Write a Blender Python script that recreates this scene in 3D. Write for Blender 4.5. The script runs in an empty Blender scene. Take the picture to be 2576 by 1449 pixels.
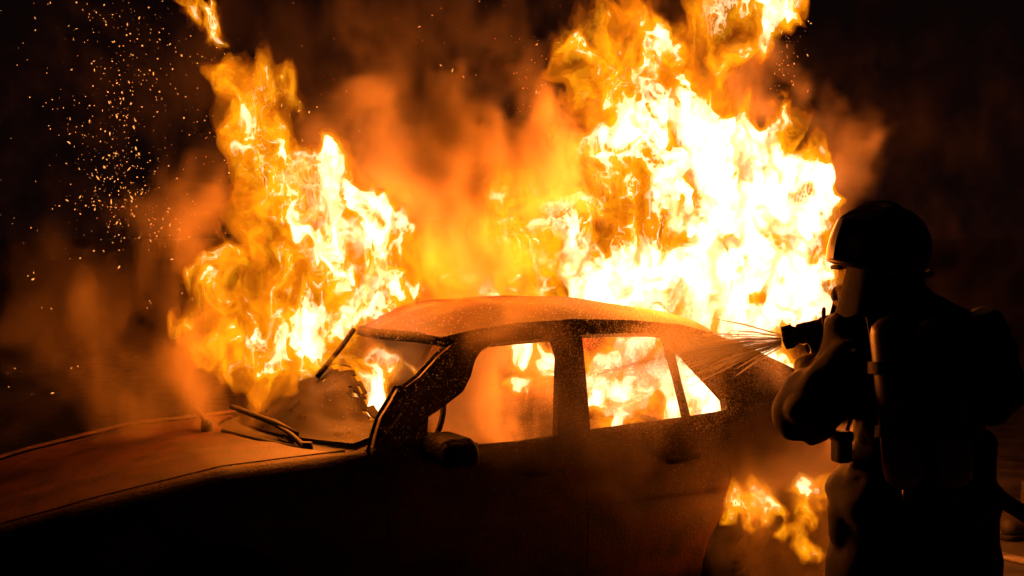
import bpy, bmesh, math, time
import numpy as np
from mathutils import Vector, Matrix
from mathutils.geometry import delaunay_2d_cdt

# ------------------------------------------------------------------ camera, world, exposure
sc = bpy.context.scene
COL = sc.collection
cam = bpy.data.objects.new('camera', bpy.data.cameras.new('camera'))
COL.objects.link(cam)
sc.camera = cam
cam.location = (0, 0, 1.786)
cam.rotation_euler = (math.radians(90 - 2.089), 0, 0)
cam.data.lens = 48.98
cam.data.clip_end = 3000
world = bpy.data.worlds.new('World')
sc.world = world
world.use_nodes = True
wn = world.node_tree
sky = wn.nodes.new('ShaderNodeTexSky')
sky.sky_type = 'NISHITA'
sky.sun_disc = False
sky.sun_elevation = math.radians(-6)
sky.sun_rotation = math.radians(200)
wn.links.new(sky.outputs[0], wn.nodes['Background'].inputs[0])
wn.nodes['Background'].inputs[1].default_value = 0.004
bg2 = wn.nodes.new('ShaderNodeBackground')          # even reddish night glow of smoke-filled air
bg2.inputs[0].default_value = (0.0030, 0.0011, 0.0010, 1)
bga = wn.nodes.new('ShaderNodeAddShader')
wn.links.new(wn.nodes['Background'].outputs[0], bga.inputs[0])
wn.links.new(bg2.outputs[0], bga.inputs[1])
wn.links.new(bga.outputs[0], wn.nodes['World Output'].inputs['Surface'])
vs = sc.view_settings
vs.view_transform = 'Standard'
vs.look = 'None'
vs.exposure = 0.0
vs.gamma = 1.0
vs.use_curve_mapping = False
cy = sc.cycles
cy.max_bounces = 6
cy.diffuse_bounces = 2
cy.glossy_bounces = 2
cy.transmission_bounces = 4
cy.volume_bounces = 0
cy.transparent_max_bounces = 512
cy.use_denoising = True
cy.use_adaptive_sampling = True
cy.adaptive_threshold = 0.08
cy.adaptive_min_samples = 16
cy.volume_step_rate = 4.0
cy.volume_max_steps = 256
cy.sample_clamp_indirect = 4.0

# the car's own frame: X to the rear, Y to the far side, Z up
YAW = math.radians(61.414)
TX, TY = -1.766, 5.713
CAR_LOC = (TX, TY, 0)
CAR_ROT = math.pi / 2 - YAW
XD = np.array([math.sin(YAW), math.cos(YAW)])
YD = np.array([-math.cos(YAW), math.sin(YAW)])


def car_world(x, y, z):
    w = np.array([TX, TY]) + x * XD + y * YD
    return (float(w[0]), float(w[1]), z)


FPX, CAMH, PIT = 3505.056, 1.786, math.radians(2.089)


def ray(u, v):
    a = ((u - 1288) / FPX, 1.0, (724.5 - v) / FPX)
    c, s = math.cos(PIT), math.sin(PIT)
    return np.array([a[0], a[1] * c + a[2] * s, -a[1] * s + a[2] * c])


def at(u, v, yc):
    """point of the car's plane Y = yc behind a place in the photograph, and its distance"""
    d = ray(u, v)
    o = np.array([-TX, -TY])
    t = (yc - o @ YD) / (d[:2] @ YD)
    return np.array([o @ XD + t * (d[:2] @ XD), yc, CAMH + t * d[2]]), t


def spot(u, v, depth):
    d = ray(u, v)
    p = d * depth / d[1]
    return Vector((p[0], p[1], p[2] + CAMH))


# ------------------------------------------------------------------ materials
def mat(name, build):
    m = bpy.data.materials.new(name)
    m.use_nodes = True
    nt = m.node_tree
    nt.nodes.clear()
    out = nt.nodes.new('ShaderNodeOutputMaterial')
    build(nt, out)
    return m


def N(nt, kind, **kw):
    n = nt.nodes.new(kind)
    for k, v in kw.items():
        if k.startswith('_'):
            setattr(n, k[1:], v)
        else:
            n.inputs[k.replace('__', ' ')].default_value = v
    return n


def surf(name, col, rough=0.6, metal=0.0, var=0.25, vscale=14.0, bump=0.0, bscale=120.0, col2=None, rvar=0.0, spec=0.5, coat=0.0):
    def b(nt, out):
        L = nt.links.new
        p = N(nt, 'ShaderNodeBsdfPrincipled', Roughness=rough, Metallic=metal)
        p.inputs['Specular IOR Level'].default_value = spec
        p.inputs['Coat Weight'].default_value = coat
        tc = N(nt, 'ShaderNodeTexCoord')
        n = N(nt, 'ShaderNodeTexNoise', Scale=vscale, Detail=6.0, Roughness=0.62)
        L(tc.outputs['Object'], n.inputs['Vector'])
        r = N(nt, 'ShaderNodeValToRGB')
        c2 = col2 or tuple(max(0, c * (1 - var * 1.6)) for c in col)
        c1 = tuple(min(1, c * (1 + var)) for c in col)
        r.color_ramp.elements[0].position = 0.33
        r.color_ramp.elements[1].position = 0.68
        r.color_ramp.elements[0].color = (*c2, 1)
        r.color_ramp.elements[1].color = (*c1, 1)
        L(n.outputs[0], r.inputs[0])
        L(r.outputs[0], p.inputs['Base Color'])
        if rvar:
            mr = N(nt, 'ShaderNodeMapRange')
            mr.inputs[3].default_value = max(0.02, rough - rvar)
            mr.inputs[4].default_value = min(1, rough + rvar)
            n3 = N(nt, 'ShaderNodeTexNoise', Scale=vscale * 2.3, Detail=4.0)
            L(tc.outputs['Object'], n3.inputs['Vector'])
            L(n3.outputs[0], mr.inputs[0])
            L(mr.outputs[0], p.inputs['Roughness'])
        if bump:
            n2 = N(nt, 'ShaderNodeTexNoise', Scale=bscale, Detail=3.0)
            L(tc.outputs['Object'], n2.inputs['Vector'])
            bp = N(nt, 'ShaderNodeBump', Strength=bump, Distance=0.01)
            L(n2.outputs[0], bp.inputs['Height'])
            L(bp.outputs[0], p.inputs['Normal'])
        L(p.outputs[0], out.inputs['Surface'])
    return mat(name, b)


def wet_paint(nt, out):
    L = nt.links.new
    p = N(nt, 'ShaderNodeBsdfPrincipled', Roughness=0.4)
    p.inputs['Specular IOR Level'].default_value = 0.32
    tc = N(nt, 'ShaderNodeTexCoord')
    n = N(nt, 'ShaderNodeTexNoise', Scale=6.5, Detail=9.0, Roughness=0.72)
    L(tc.outputs['Object'], n.inputs['Vector'])
    r = N(nt, 'ShaderNodeValToRGB')
    r.color_ramp.elements[0].position = 0.36
    r.color_ramp.elements[1].position = 0.62
    r.color_ramp.elements[0].color = (0.010, 0.007, 0.006, 1)
    r.color_ramp.elements[1].color = (0.066, 0.020, 0.014, 1)
    L(n.outputs[0], r.inputs[0])
    L(r.outputs[0], p.inputs['Base Color'])
    mr = N(nt, 'ShaderNodeMapRange')
    mr.inputs[3].default_value = 0.46
    mr.inputs[4].default_value = 0.80
    L(n.outputs[0], mr.inputs[0])
    L(mr.outputs[0], p.inputs['Roughness'])
    v = N(nt, 'ShaderNodeTexVoronoi', Scale=95.0)
    n2 = N(nt, 'ShaderNodeTexNoise', Scale=210.0, Detail=2.0)
    L(tc.outputs['Object'], v.inputs['Vector'])
    L(tc.outputs['Object'], n2.inputs['Vector'])
    mx = N(nt, 'ShaderNodeMath', _operation='SUBTRACT')
    L(n2.outputs[0], mx.inputs[0])
    L(v.outputs['Distance'], mx.inputs[1])
    bp = N(nt, 'ShaderNodeBump', Strength=0.4, Distance=0.003)
    L(mx.outputs[0], bp.inputs['Height'])
    L(bp.outputs[0], p.inputs['Normal'])
    L(p.outputs[0], out.inputs['Surface'])


M_PAINT = mat('wet_sooted_paint', wet_paint)
M_CHAR = surf('charred_trim', (0.02, 0.017, 0.015), 0.8, var=0.5, vscale=22, bump=0.6, bscale=60, spec=0.12)
M_PLASTIC = surf('black_plastic', (0.018, 0.016, 0.015), 0.72, var=0.3, bump=0.12, bscale=300)
M_STEEL = surf('burnt_steel', (0.16, 0.11, 0.08), 0.5, metal=0.7, var=0.5, vscale=18, bump=0.3, bscale=50)
M_RUBBER = surf('tyre_rubber', (0.02, 0.02, 0.02), 0.85, var=0.3, bump=0.2, spec=0.12)
M_ALLOY = surf('dull_alloy', (0.3, 0.29, 0.27), 0.45, metal=0.9, var=0.3)
M_ASPHALT = surf('wet_asphalt', (0.075, 0.07, 0.065), 0.38, var=0.45, vscale=3.0, bump=0.35, bscale=140, rvar=0.22)
M_CONCRETE = surf('gutter_concrete', (0.22, 0.2, 0.18), 0.75, var=0.3, vscale=9, bump=0.5, bscale=90)
M_COAT = surf('turnout_cloth', (0.022, 0.020, 0.022), 0.82, var=0.3, vscale=30, bump=0.5, bscale=420)
M_GLOVE = surf('glove_leather', (0.03, 0.022, 0.018), 0.6, var=0.3, vscale=40, bump=0.4, bscale=200)
M_HELMET = surf('helmet_shell', (0.035, 0.028, 0.022), 0.32, var=0.2, vscale=12, bump=0.05, bscale=80)
M_CYL = surf('cylinder_cover', (0.06, 0.045, 0.04), 0.32, var=0.25, vscale=25, bump=0.12, bscale=350)
M_STRAP = surf('harness_webbing', (0.02, 0.02, 0.02), 0.8, var=0.3, bump=0.4, bscale=500)
M_BRASS = surf('nozzle_metal', (0.05, 0.045, 0.04), 0.4, metal=0.5, var=0.3)
M_HOSE = surf('hose_jacket', (0.05, 0.042, 0.035), 0.8, var=0.3, vscale=40, bump=0.6, bscale=400)
M_SKIN = surf('skin', (0.45, 0.27, 0.2), 0.55, var=0.1)
M_LAMP = surf('lamp_lens', (0.35, 0.33, 0.3), 0.2, var=0.1)


def soot_glass(nt, out):
    L = nt.links.new
    p = N(nt, 'ShaderNodeBsdfPrincipled', Roughness=0.6)
    p.inputs['Specular IOR Level'].default_value = 0.08
    p.inputs['Base Color'].default_value = (0.012, 0.009, 0.008, 1)
    tr = N(nt, 'ShaderNodeBsdfTransparent')
    tr.inputs[0].default_value = (0.75, 0.62, 0.5, 1)
    tl = N(nt, 'ShaderNodeBsdfTranslucent')
    tl.inputs[0].default_value = (0.06, 0.028, 0.011, 1)
    a = N(nt, 'ShaderNodeMixShader')
    a.inputs[0].default_value = 0.55
    L(tr.outputs[0], a.inputs[1])
    L(tl.outputs[0], a.inputs[2])
    tc = N(nt, 'ShaderNodeTexCoord')
    n = N(nt, 'ShaderNodeTexNoise', Scale=4.5, Detail=7.0, Roughness=0.6)
    L(tc.outputs['Object'], n.inputs['Vector'])
    r = N(nt, 'ShaderNodeValToRGB')
    r.color_ramp.elements[0].position = 0.22
    r.color_ramp.elements[1].position = 0.46
    L(n.outputs[0], r.inputs[0])
    m = N(nt, 'ShaderNodeMixShader')
    L(r.outputs[0], m.inputs[0])
    L(a.outputs[0], m.inputs[1])
    L(p.outputs[0], m.inputs[2])
    L(m.outputs[0], out.inputs['Surface'])


M_SOOTGLASS = mat('soot_stained_glass', soot_glass)


def visor_glass(nt, out):
    L = nt.links.new
    p = N(nt, 'ShaderNodeBsdfPrincipled', Roughness=0.12)
    p.inputs['Base Color'].default_value = (0.75, 0.70, 0.50, 1)
    t = N(nt, 'ShaderNodeBsdfTransparent')
    t.inputs[0].default_value = (0.95, 0.88, 0.62, 1)
    m = N(nt, 'ShaderNodeMixShader')
    m.inputs[0].default_value = 0.78
    L(p.outputs[0], m.inputs[1])
    L(t.outputs[0], m.inputs[2])
    L(m.outputs[0], out.inputs['Surface'])


M_VISOR = mat('visor_glass', visor_glass)


def water(nt, out):
    L = nt.links.new
    d = N(nt, 'ShaderNodeBsdfTranslucent')
    d.inputs[0].default_value = (0.85, 0.85, 0.85, 1)
    e = N(nt, 'ShaderNodeBsdfDiffuse')
    e.inputs[0].default_value = (0.8, 0.8, 0.8, 1)
    g = N(nt, 'ShaderNodeBsdfTransparent')
    a = N(nt, 'ShaderNodeMixShader')
    a.inputs[0].default_value = 0.35
    L(d.outputs[0], a.inputs[1])
    L(e.outputs[0], a.inputs[2])
    b = N(nt, 'ShaderNodeMixShader')
    b.inputs[0].default_value = 0.38
    L(a.outputs[0], b.inputs[1])
    L(g.outputs[0], b.inputs[2])
    L(b.outputs[0], out.inputs['Surface'])


M_WATER = mat('water_drops', water)


def glow(name, col, strength):
    def b(nt, out):
        e = N(nt, 'ShaderNodeEmission', Strength=strength)
        e.inputs[0].default_value = (*col, 1)
        nt.links.new(e.outputs[0], out.inputs['Surface'])
    m = mat(name, b)
    m.cycles.emission_sampling = 'NONE'
    return m


M_EMBER = glow('glowing_ember', (1, 0.34, 0.07), 1.7)


def flame_mat(name, col, em, absorb, skin):
    def b(nt, out):
        L = nt.links.new
        e = N(nt, 'ShaderNodeEmission', Strength=em)
        e.inputs[0].default_value = (*col, 1)
        v = N(nt, 'ShaderNodeVolumeAbsorption', Density=absorb)
        v.inputs[0].default_value = (0, 0, 0, 1)
        s = N(nt, 'ShaderNodeAddShader')
        L(e.outputs[0], s.inputs[0])
        L(v.outputs[0], s.inputs[1])
        L(s.outputs[0], out.inputs['Volume'])
        t = N(nt, 'ShaderNodeBsdfTransparent')
        e2 = N(nt, 'ShaderNodeEmission', Strength=skin)
        e2.inputs[0].default_value = (*col, 1)
        a = N(nt, 'ShaderNodeAddShader')
        L(t.outputs[0], a.inputs[0])
        L(e2.outputs[0], a.inputs[1])
        L(a.outputs[0], out.inputs['Surface'])
    m = mat(name, b)
    m.cycles.emission_sampling = 'NONE'
    return m


FLAMES = [('flame_edge', flame_mat('flame_edge', (1, 0.15, 0.002), 1.8, 4.0, 0.006)),
          ('flame_body', flame_mat('flame_body', (1, 0.24, 0.003), 6.0, 3.0, 0.010)),
          ('flame_heart', flame_mat('flame_heart', (1, 0.40, 0.004), 13.0, 4.0, 0.015)),
          ('flame_core', flame_mat('flame_core', (1, 0.74, 0.44), 90.0, 6.0, 0.03))]


# ------------------------------------------------------------------ builders
def link(name, me, m, parent=None, smooth=True):
    if m:
        me.materials.append(m)
    o = bpy.data.objects.new(name, me)
    COL.objects.link(o)
    if parent:
        o.parent = parent
    if smooth and len(me.polygons):
        me.polygons.foreach_set('use_smooth', np.ones(len(me.polygons), bool))
    return o


def tag(o, label=None, cat=None, group=None, kind=None):
    if label:
        o['label'] = label
    if cat:
        o['category'] = cat
    if group:
        o['group'] = group
    if kind:
        o['kind'] = kind
    return o


def empty(name, loc=(0, 0, 0), rz=0.0, label=None, cat=None, group=None):
    o = bpy.data.objects.new(name, None)
    COL.objects.link(o)
    o.location = loc
    o.rotation_euler = (0, 0, rz)
    return tag(o, label, cat, group)


def pydata(name, v, f, m, parent=None, smooth=False):
    me = bpy.data.meshes.new(name)
    me.from_pydata([tuple(map(float, p)) for p in v], [], [tuple(map(int, q)) for q in f])
    me.update()
    return link(name, me, m, parent, smooth)


def solidify(o, t, offset=-1.0):
    s = o.modifiers.new('thickness', 'SOLIDIFY')
    s.thickness = t
    s.offset = offset
    e = o.modifiers.new('crisp_edges', 'EDGE_SPLIT')
    e.split_angle = math.radians(38)
    return o


def bevel(o, w, seg=2):
    b = o.modifiers.new('bevel', 'BEVEL')
    b.width = w
    b.segments = seg
    b.limit_method = 'ANGLE'
    b.angle_limit = math.radians(40)
    return o


def box(name, lo, hi, m, parent=None, bev=0.0):
    x0, y0, z0 = lo
    x1, y1, z1 = hi
    v = [(x, y, z) for x in (x0, x1) for y in (y0, y1) for z in (z0, z1)]
    f = [(0, 1, 3, 2), (4, 6, 7, 5), (0, 4, 5, 1), (2, 3, 7, 6), (0, 2, 6, 4), (1, 5, 7, 3)]
    o = pydata(name, v, f, m, parent)
    if bev:
        bevel(o, bev)
    return o


def grid(name, P, m, parent=None, thick=0.0, keep=None, smooth=True):
    """P: array (a, b, 3)"""
    a, b = P.shape[:2]
    f = []
    for i in range(a - 1):
        for j in range(b - 1):
            q = (i * b + j, (i + 1) * b + j, (i + 1) * b + j + 1, i * b + j + 1)
            if keep is None or keep(i, j):
                f.append(q)
    o = pydata(name, P.reshape(-1, 3), f, m, parent, smooth)
    if keep is not None:
        bm = bmesh.new()
        bm.from_mesh(o.data)
        bmesh.ops.delete(bm, geom=[v for v in bm.verts if not v.link_faces], context='VERTS')
        bm.to_mesh(o.data)
        bm.free()
    if thick:
        solidify(o, thick, 0)
    return o


def tube(name, pts, r, m, parent=None, n=10, cap=True):
    pts = [Vector(p) for p in pts]
    rs = r if hasattr(r, '__len__') else [r] * len(pts)
    V, Fc = [], []
    up = Vector((0.13, 0.21, 1)).normalized()
    for i, p in enumerate(pts):
        t = (pts[min(i + 1, len(pts) - 1)] - pts[max(i - 1, 0)]).normalized()
        a = t.cross(up)
        if a.length < 1e-3:
            a = t.cross(Vector((1, 0, 0)))
        a.normalize()
        b = t.cross(a)
        for k in range(n):
            w = 2 * math.pi * k / n
            V.append(p + (a * math.cos(w) + b * math.sin(w)) * rs[i])
    for i in range(len(pts) - 1):
        for k in range(n):
            k2 = (k + 1) % n
            Fc.append((i * n + k, i * n + k2, (i + 1) * n + k2, (i + 1) * n + k))
    if cap:
        Fc.append(tuple(range(n))[::-1])
        Fc.append(tuple(range((len(pts) - 1) * n, len(pts) * n)))
    return pydata(name, V, Fc, m, parent, True)


def smooth_path(pts, n=8):
    """Catmull-Rom through the points"""
    P = [np.array(p, float) for p in pts]
    P = [2 * P[0] - P[1]] + P + [2 * P[-1] - P[-2]]
    out = []
    for i in range(1, len(P) - 2):
        for k in range(n):
            t = k / n
            a, b, c, d = P[i - 1:i + 3]
            out.append(0.5 * (2 * b + (c - a) * t + (2 * a - 5 * b + 4 * c - d) * t * t + (3 * b - a - 3 * c + d) * t ** 3))
    out.append(P[-2])
    return out


def lathe(name, prof, m, parent=None, n=24, axis='Y', center=(0, 0, 0)):
    """prof: (radius, along)"""
    V, Fc = [], []
    for r, s in prof:
        for k in range(n):
            w = 2 * math.pi * k / n
            c, d = r * math.cos(w), r * math.sin(w)
            p = {'Y': (c, s, d), 'Z': (c, d, s), 'X': (s, c, d)}[axis]
            V.append([p[i] + center[i] for i in range(3)])
    for i in range(len(prof) - 1):
        for k in range(n):
            k2 = (k + 1) % n
            Fc.append((i * n + k, i * n + k2, (i + 1) * n + k2, (i + 1) * n + k))
    o = pydata(name, V, Fc, m, parent, True)
    bm = bmesh.new()
    bm.from_mesh(o.data)
    bmesh.ops.recalc_face_normals(bm, faces=bm.faces)
    bm.to_mesh(o.data)
    bm.free()
    return o


# ------------------------------------------------------------------ fields
def grf(shape, h, L, aniso=(1, 1, .55), slope=2.0, seed=0):
    rng = np.random.default_rng(seed)
    k = np.fft.rfftn(rng.standard_normal(shape).astype(np.float32))
    kx = np.fft.fftfreq(shape[0], h)[:, None, None] * aniso[0]
    ky = np.fft.fftfreq(shape[1], h)[None, :, None] * aniso[1]
    kz = np.fft.rfftfreq(shape[2], h)[None, None, :] / aniso[2]
    k *= (1 / (1 + (kx * kx + ky * ky + kz * kz) * L * L) ** slope).astype(np.float32)
    f = np.fft.irfftn(k, s=shape).astype(np.float32)
    return f / f.std()


def tri(f, x, y, z):
    nx, ny, nz = f.shape
    x = np.clip(x, 0, nx - 1.001)
    y = np.clip(y, 0, ny - 1.001)
    z = np.clip(z, 0, nz - 1.001)
    i, j, k = x.astype(np.int32), y.astype(np.int32), z.astype(np.int32)
    x, y, z = x - i, y - j, z - k
    b = (i * ny + j) * nz + k
    f = f.ravel()
    c0 = f[b] * (1 - z) + f[b + 1] * z
    c1 = f[b + nz] * (1 - z) + f[b + nz + 1] * z
    b = b + ny * nz
    d0 = f[b] * (1 - z) + f[b + 1] * z
    d1 = f[b + nz] * (1 - z) + f[b + nz + 1] * z
    return (c0 * (1 - y) + c1 * y) * (1 - x) + (d0 * (1 - y) + d1 * y) * x


def nets(f, iso, org, h):
    """naive surface nets of f > iso"""
    s = f > iso
    nx, ny, nz = f.shape
    c = np.zeros((nx - 1, ny - 1, nz - 1), np.uint8)
    cor = [(a, b, d) for a in (0, 1) for b in (0, 1) for d in (0, 1)]
    for a, b, d in cor:
        c += s[a:nx - 1 + a, b:ny - 1 + b, d:nz - 1 + d]
    act = (c > 0) & (c < 8)
    idx = np.full(act.shape, -1, np.int32)
    I = np.argwhere(act)
    idx[act] = np.arange(len(I))
    if not len(I):
        return np.zeros((0, 3), np.float32), np.zeros((0, 4), np.int32)
    pos = np.zeros((len(I), 3), np.float32)
    cnt = np.zeros(len(I), np.float32)
    V = {q: f[I[:, 0] + q[0], I[:, 1] + q[1], I[:, 2] + q[2]] - iso for q in cor}
    for q in cor:
        for ax in range(3):
            if q[ax] == 0:
                r = list(q)
                r[ax] = 1
                va, vb = V[q], V[tuple(r)]
                m = (va > 0) != (vb > 0)
                t = va[m] / (va[m] - vb[m] + 1e-12)
                p = np.tile(np.array(q, np.float32), (m.sum(), 1))
                p[:, ax] += t
                pos[m] += p
                cnt[m] += 1
    pos = (I + pos / cnt[:, None]) * h + org
    Q = []
    for ax in range(3):
        sl = [slice(1, n - 1) for n in f.shape]
        sl2 = list(sl)
        sl[ax] = slice(0, f.shape[ax] - 1)
        sl2[ax] = slice(1, f.shape[ax])
        A, B = s[tuple(sl)], s[tuple(sl2)]
        b, c2 = [(1, 2), (2, 0), (0, 1)][ax]
        for up in (0, 1):
            E = np.argwhere((A & ~B) if up else (~A & B))
            o = np.ones(3, int)
            o[ax] = 0
            E = E + o

            def g(db, dc):
                e = E.copy()
                e[:, b] -= db
                e[:, c2] -= dc
                return idx[e[:, 0], e[:, 1], e[:, 2]]
            qd = np.stack([g(1, 1), g(0, 1), g(0, 0), g(1, 0)], 1)
            Q.append(qd if up else qd[:, ::-1])
    return pos, np.concatenate(Q)


def net_mesh(name, pos, Q, m, parent=None):
    me = bpy.data.meshes.new(name)
    me.vertices.add(len(pos))
    me.vertices.foreach_set('co', pos.astype(np.float32).ravel())
    me.loops.add(Q.size)
    me.loops.foreach_set('vertex_index', np.ascontiguousarray(Q).astype(np.int32).ravel())
    me.polygons.add(len(Q))
    me.polygons.foreach_set('loop_start', np.arange(0, Q.size, 4, dtype=np.int32))
    me.update()
    return link(name, me, m, parent)


def cone_body(name, prims, h, k, m, parent=None, fold=0.0, seed=1, fold_scale=0.1, cut=None):
    """one continuous surface round tapered limbs: prims = (a, b, ra, rb) or (a, b, ra, rb, squash along world y)"""
    pts = np.array([p for q in prims for p in (q[0], q[1])])
    R = max(max(q[2], q[3]) for q in prims)
    lo, hi = pts.min(0) - R * 1.25 - 3 * h, pts.max(0) + R * 1.25 + 3 * h
    n = ((hi - lo) / h).astype(int) + 2
    X, Y, Z = np.meshgrid(*[(lo[i] + h * np.arange(n[i])).astype(np.float32) for i in range(3)], indexing='ij')
    acc = np.zeros(tuple(n), np.float32)
    for q in prims:
        a, b, ra, rb = np.array(q[0], np.float32), np.array(q[1], np.float32), q[2], q[3]
        d = b - a
        L2 = float(d @ d) + 1e-9
        t = np.clip(((X - a[0]) * d[0] + (Y - a[1]) * d[1] + (Z - a[2]) * d[2]) / L2, 0, 1)
        sq = q[4] if len(q) > 4 else 1.0
        dist = np.sqrt((X - a[0] - t * d[0]) ** 2 + ((Y - a[1] - t * d[1]) / sq) ** 2 + (Z - a[2] - t * d[2]) ** 2) - (ra + (rb - ra) * t)
        acc += np.exp(np.clip(-dist / k, -60, 25))
    f = k * np.log(acc + 1e-26)
    if fold:
        f += fold * (np.abs(grf(tuple(n), h, fold_scale, aniso=(1, 1, 1.25), slope=2.0, seed=seed)) * 1.5 - 1.0)
    if cut:
        f = np.minimum(f, cut(X, Y, Z))
    f[0] = f[-1] = -1
    f[:, 0] = f[:, -1] = -1
    f[:, :, 0] = f[:, :, -1] = -1
    p, Q = nets(f, 0.0, lo.astype(np.float32), h)
    return net_mesh(name, p, Q, m, parent)


# ------------------------------------------------------------------ setting
g = pydata('ground', [(-900, -60, 0), (900, -60, 0), (900, 1500, 0), (-900, 1500, 0)], [(0, 1, 2, 3)], M_ASPHALT)
tag(g, kind='structure')
# a shallow concrete gutter behind the car, its edge facing the fire
gut = empty('gutter', (0, 0, 0))
gut.location, gut.rotation_euler = CAR_LOC, (0, 0, CAR_ROT)
rng = np.random.default_rng(11)
for i in range(22):
    y0 = -6.0 + i * 0.62
    o = box('gutter_slab', (4.86 + rng.uniform(-.006, .006), y0 + .006, 0.004), (4.93, y0 + .612, 0.022 + rng.uniform(0, .005)), M_CONCRETE, gut, 0.006)
tag(gut, kind='structure')

# ------------------------------------------------------------------ the burning car
car = empty('burning_car', CAR_LOC, CAR_ROT, 'burning compact saloon car with soot-blackened dark red paint and burnt-out windows', 'car')
interp = np.interp
WX = ([-.82, -.6, -.2, .3, 1, 2.5, 3.0, 3.4, 3.66], [.60, .74, .82, .85, .86, .86, .85, .80, .70])
TZ = ([-.82, -.44, -.11, .36, .88, 1.2, 1.6, 2.0, 2.5, 2.72, 3.1, 3.5, 3.66], [.66, .745, .822, .905, .93, .925, .925, .953, .974, .988, 1.01, .99, .92])
PROF_S = np.array([0, .04, .12, .25, .4, .5, .57, .60, .64, .70, .76, .82, .87, .91, .945, .97, .988, 1.0])
PROF_I = np.array([.10, .05, .022, .010, .0, -.004, -.004, .004, .008, .012, .018, .025, .035, .046, .060, .078, .098, .122])
PROF_D = np.array([.10, .05, .022, .010, .0, -.004, -.004, .004, .008, .012, .018, .025, .033, .041, .050, .058, .064, .070])
ARCH = [(.30, .30, .345), (2.86, .30, .35)]


def side_point(x, s_i, side, zb=.20):
    s = PROF_S[s_i]
    f = np.clip((x - .75) / .3, 0, 1)
    ins = PROF_I[s_i] * (1 - f) + PROF_D[s_i] * f
    T = interp(x, *TZ)
    return np.array([x, side * (interp(x, *WX) - ins), zb + (T - zb) * s])


def side_panel(name, x0, x1, side, edge=None):
    nx = max(4, int((x1 - x0) / .022))
    xs = np.linspace(x0, x1, nx)
    P = np.array([[side_point(x, j, side) for j in range(len(PROF_S))] for x in xs])
    # refine rows for the arches
    rows = np.linspace(0, len(PROF_S) - 1, 52)
    lo = np.floor(rows).astype(int).clip(0, len(PROF_S) - 2)
    w = (rows - lo)[None, :, None]
    P = P[:, lo] * (1 - w) + P[:, lo + 1] * w
    inside = np.zeros(P.shape[:2], bool)
    for ax, az, r in ARCH:
        d = np.hypot(P[..., 0] - ax, P[..., 2] - az)
        inside |= (d < r)
    keep = lambda i, j: not (inside[i, j] and inside[i + 1, j] and inside[i, j + 1] and inside[i + 1, j + 1])
    for ax, az, r in ARCH:
        dx, dz = P[..., 0] - ax, P[..., 2] - az
        d = np.hypot(dx, dz)
        m = d < r
        P[..., 0] = np.where(m, np.clip(ax + dx / (d + 1e-6) * r, x0, x1), P[..., 0])
        P[..., 2] = np.where(m, az + dz / (d + 1e-6) * r, P[..., 2])
    if side > 0:
        pass
    o = grid(name, P, M_PAINT, car, keep=keep)
    solidify(o, .014, 1 if side < 0 else -1)
    return o


for sd in (-1, 1):
    side_panel('front_fender', -.66, .9885, sd)
    fd = side_panel('front_door', .9915, 1.8985, sd)
    rd = side_panel('rear_door', 1.9015, 2.6570, sd)
    side_panel('rear_quarter_panel', 2.6600, 3.60, sd)
    for d, hx in ((fd, 1.72), (rd, 2.42)):
        yy = sd * .868
        box('door_light_block', (hx - .76, min(sd * .735, sd * .775), .26), (hx + .26, max(sd * .735, sd * .775), .90), M_CHAR, d, .01)  # dark inner panel added to block cabin firelight leaking through the door gaps
        hnd = tube('door_handle', [(hx - .10, yy - sd * .03, .80), (hx - .08, yy + sd * .006, .803), (hx + .06, yy + sd * .007, .806), (hx + .085, yy - sd * .03, .806)], .012, M_CHAR, d)
    box('inner_wing', (-.5, min(sd * .66, sd * .68), .3), (.98, max(sd * .66, sd * .68), .74), M_CHAR, car)
    # sill and arch liners
    box('sill', (.70, min(sd * .70, sd * .79), .17), (2.52, max(sd * .70, sd * .79), .23), M_CHAR, car, .01)
    for ax, az, r in ARCH:
        P = np.array([[(ax + math.cos(a) * (r + .012), sd * yy, az + math.sin(a) * (r + .012)) for yy in (.46, .82)] for a in np.linspace(-.25, math.pi + .25, 30)])
        grid('wheel_arch_liner', P, M_CHAR, car, thick=.006)
        wh = empty('wheel', (ax, sd * .73, .29))
        wh.parent = car
        prof = [(.165, -.095), (.20, -.105), (.262, -.098), (.283, -.08), (.290, -.04), (.290, .04), (.283, .08), (.262, .098), (.20, .105), (.165, .095)]
        lathe('tyre', prof, M_RUBBER, wh, 40)
        lathe('rim', [(.17, -.08), (.165, -.06), (.155, -.03), (.155, .08), (.17, .09)], M_CHAR, wh, 36)
        lathe('hub', [(.0, sd * .055), (.045, sd * .055), (.055, sd * .03), (.055, -sd * .03)], M_CHAR, wh, 20)
        for k in range(7):
            a = 2 * math.pi * k / 7
            tube('spoke', [(math.cos(a) * .05, sd * .035, math.sin(a) * .05), (math.cos(a) * .105, sd * .05, math.sin(a) * .105), (math.cos(a) * .16, sd * .045, math.sin(a) * .16)], [.018, .014, .017], M_CHAR, wh, 8)


def hood_rear(y):
    return .63 + .235 * (abs(y) / .72) ** 2.2


def hood_z(x, yf):
    return interp(x, *TZ) + .022 * (1 - abs(yf) ** 2.4) + .008 * math.exp(-((abs(yf) - .55) / .09) ** 2)


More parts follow.
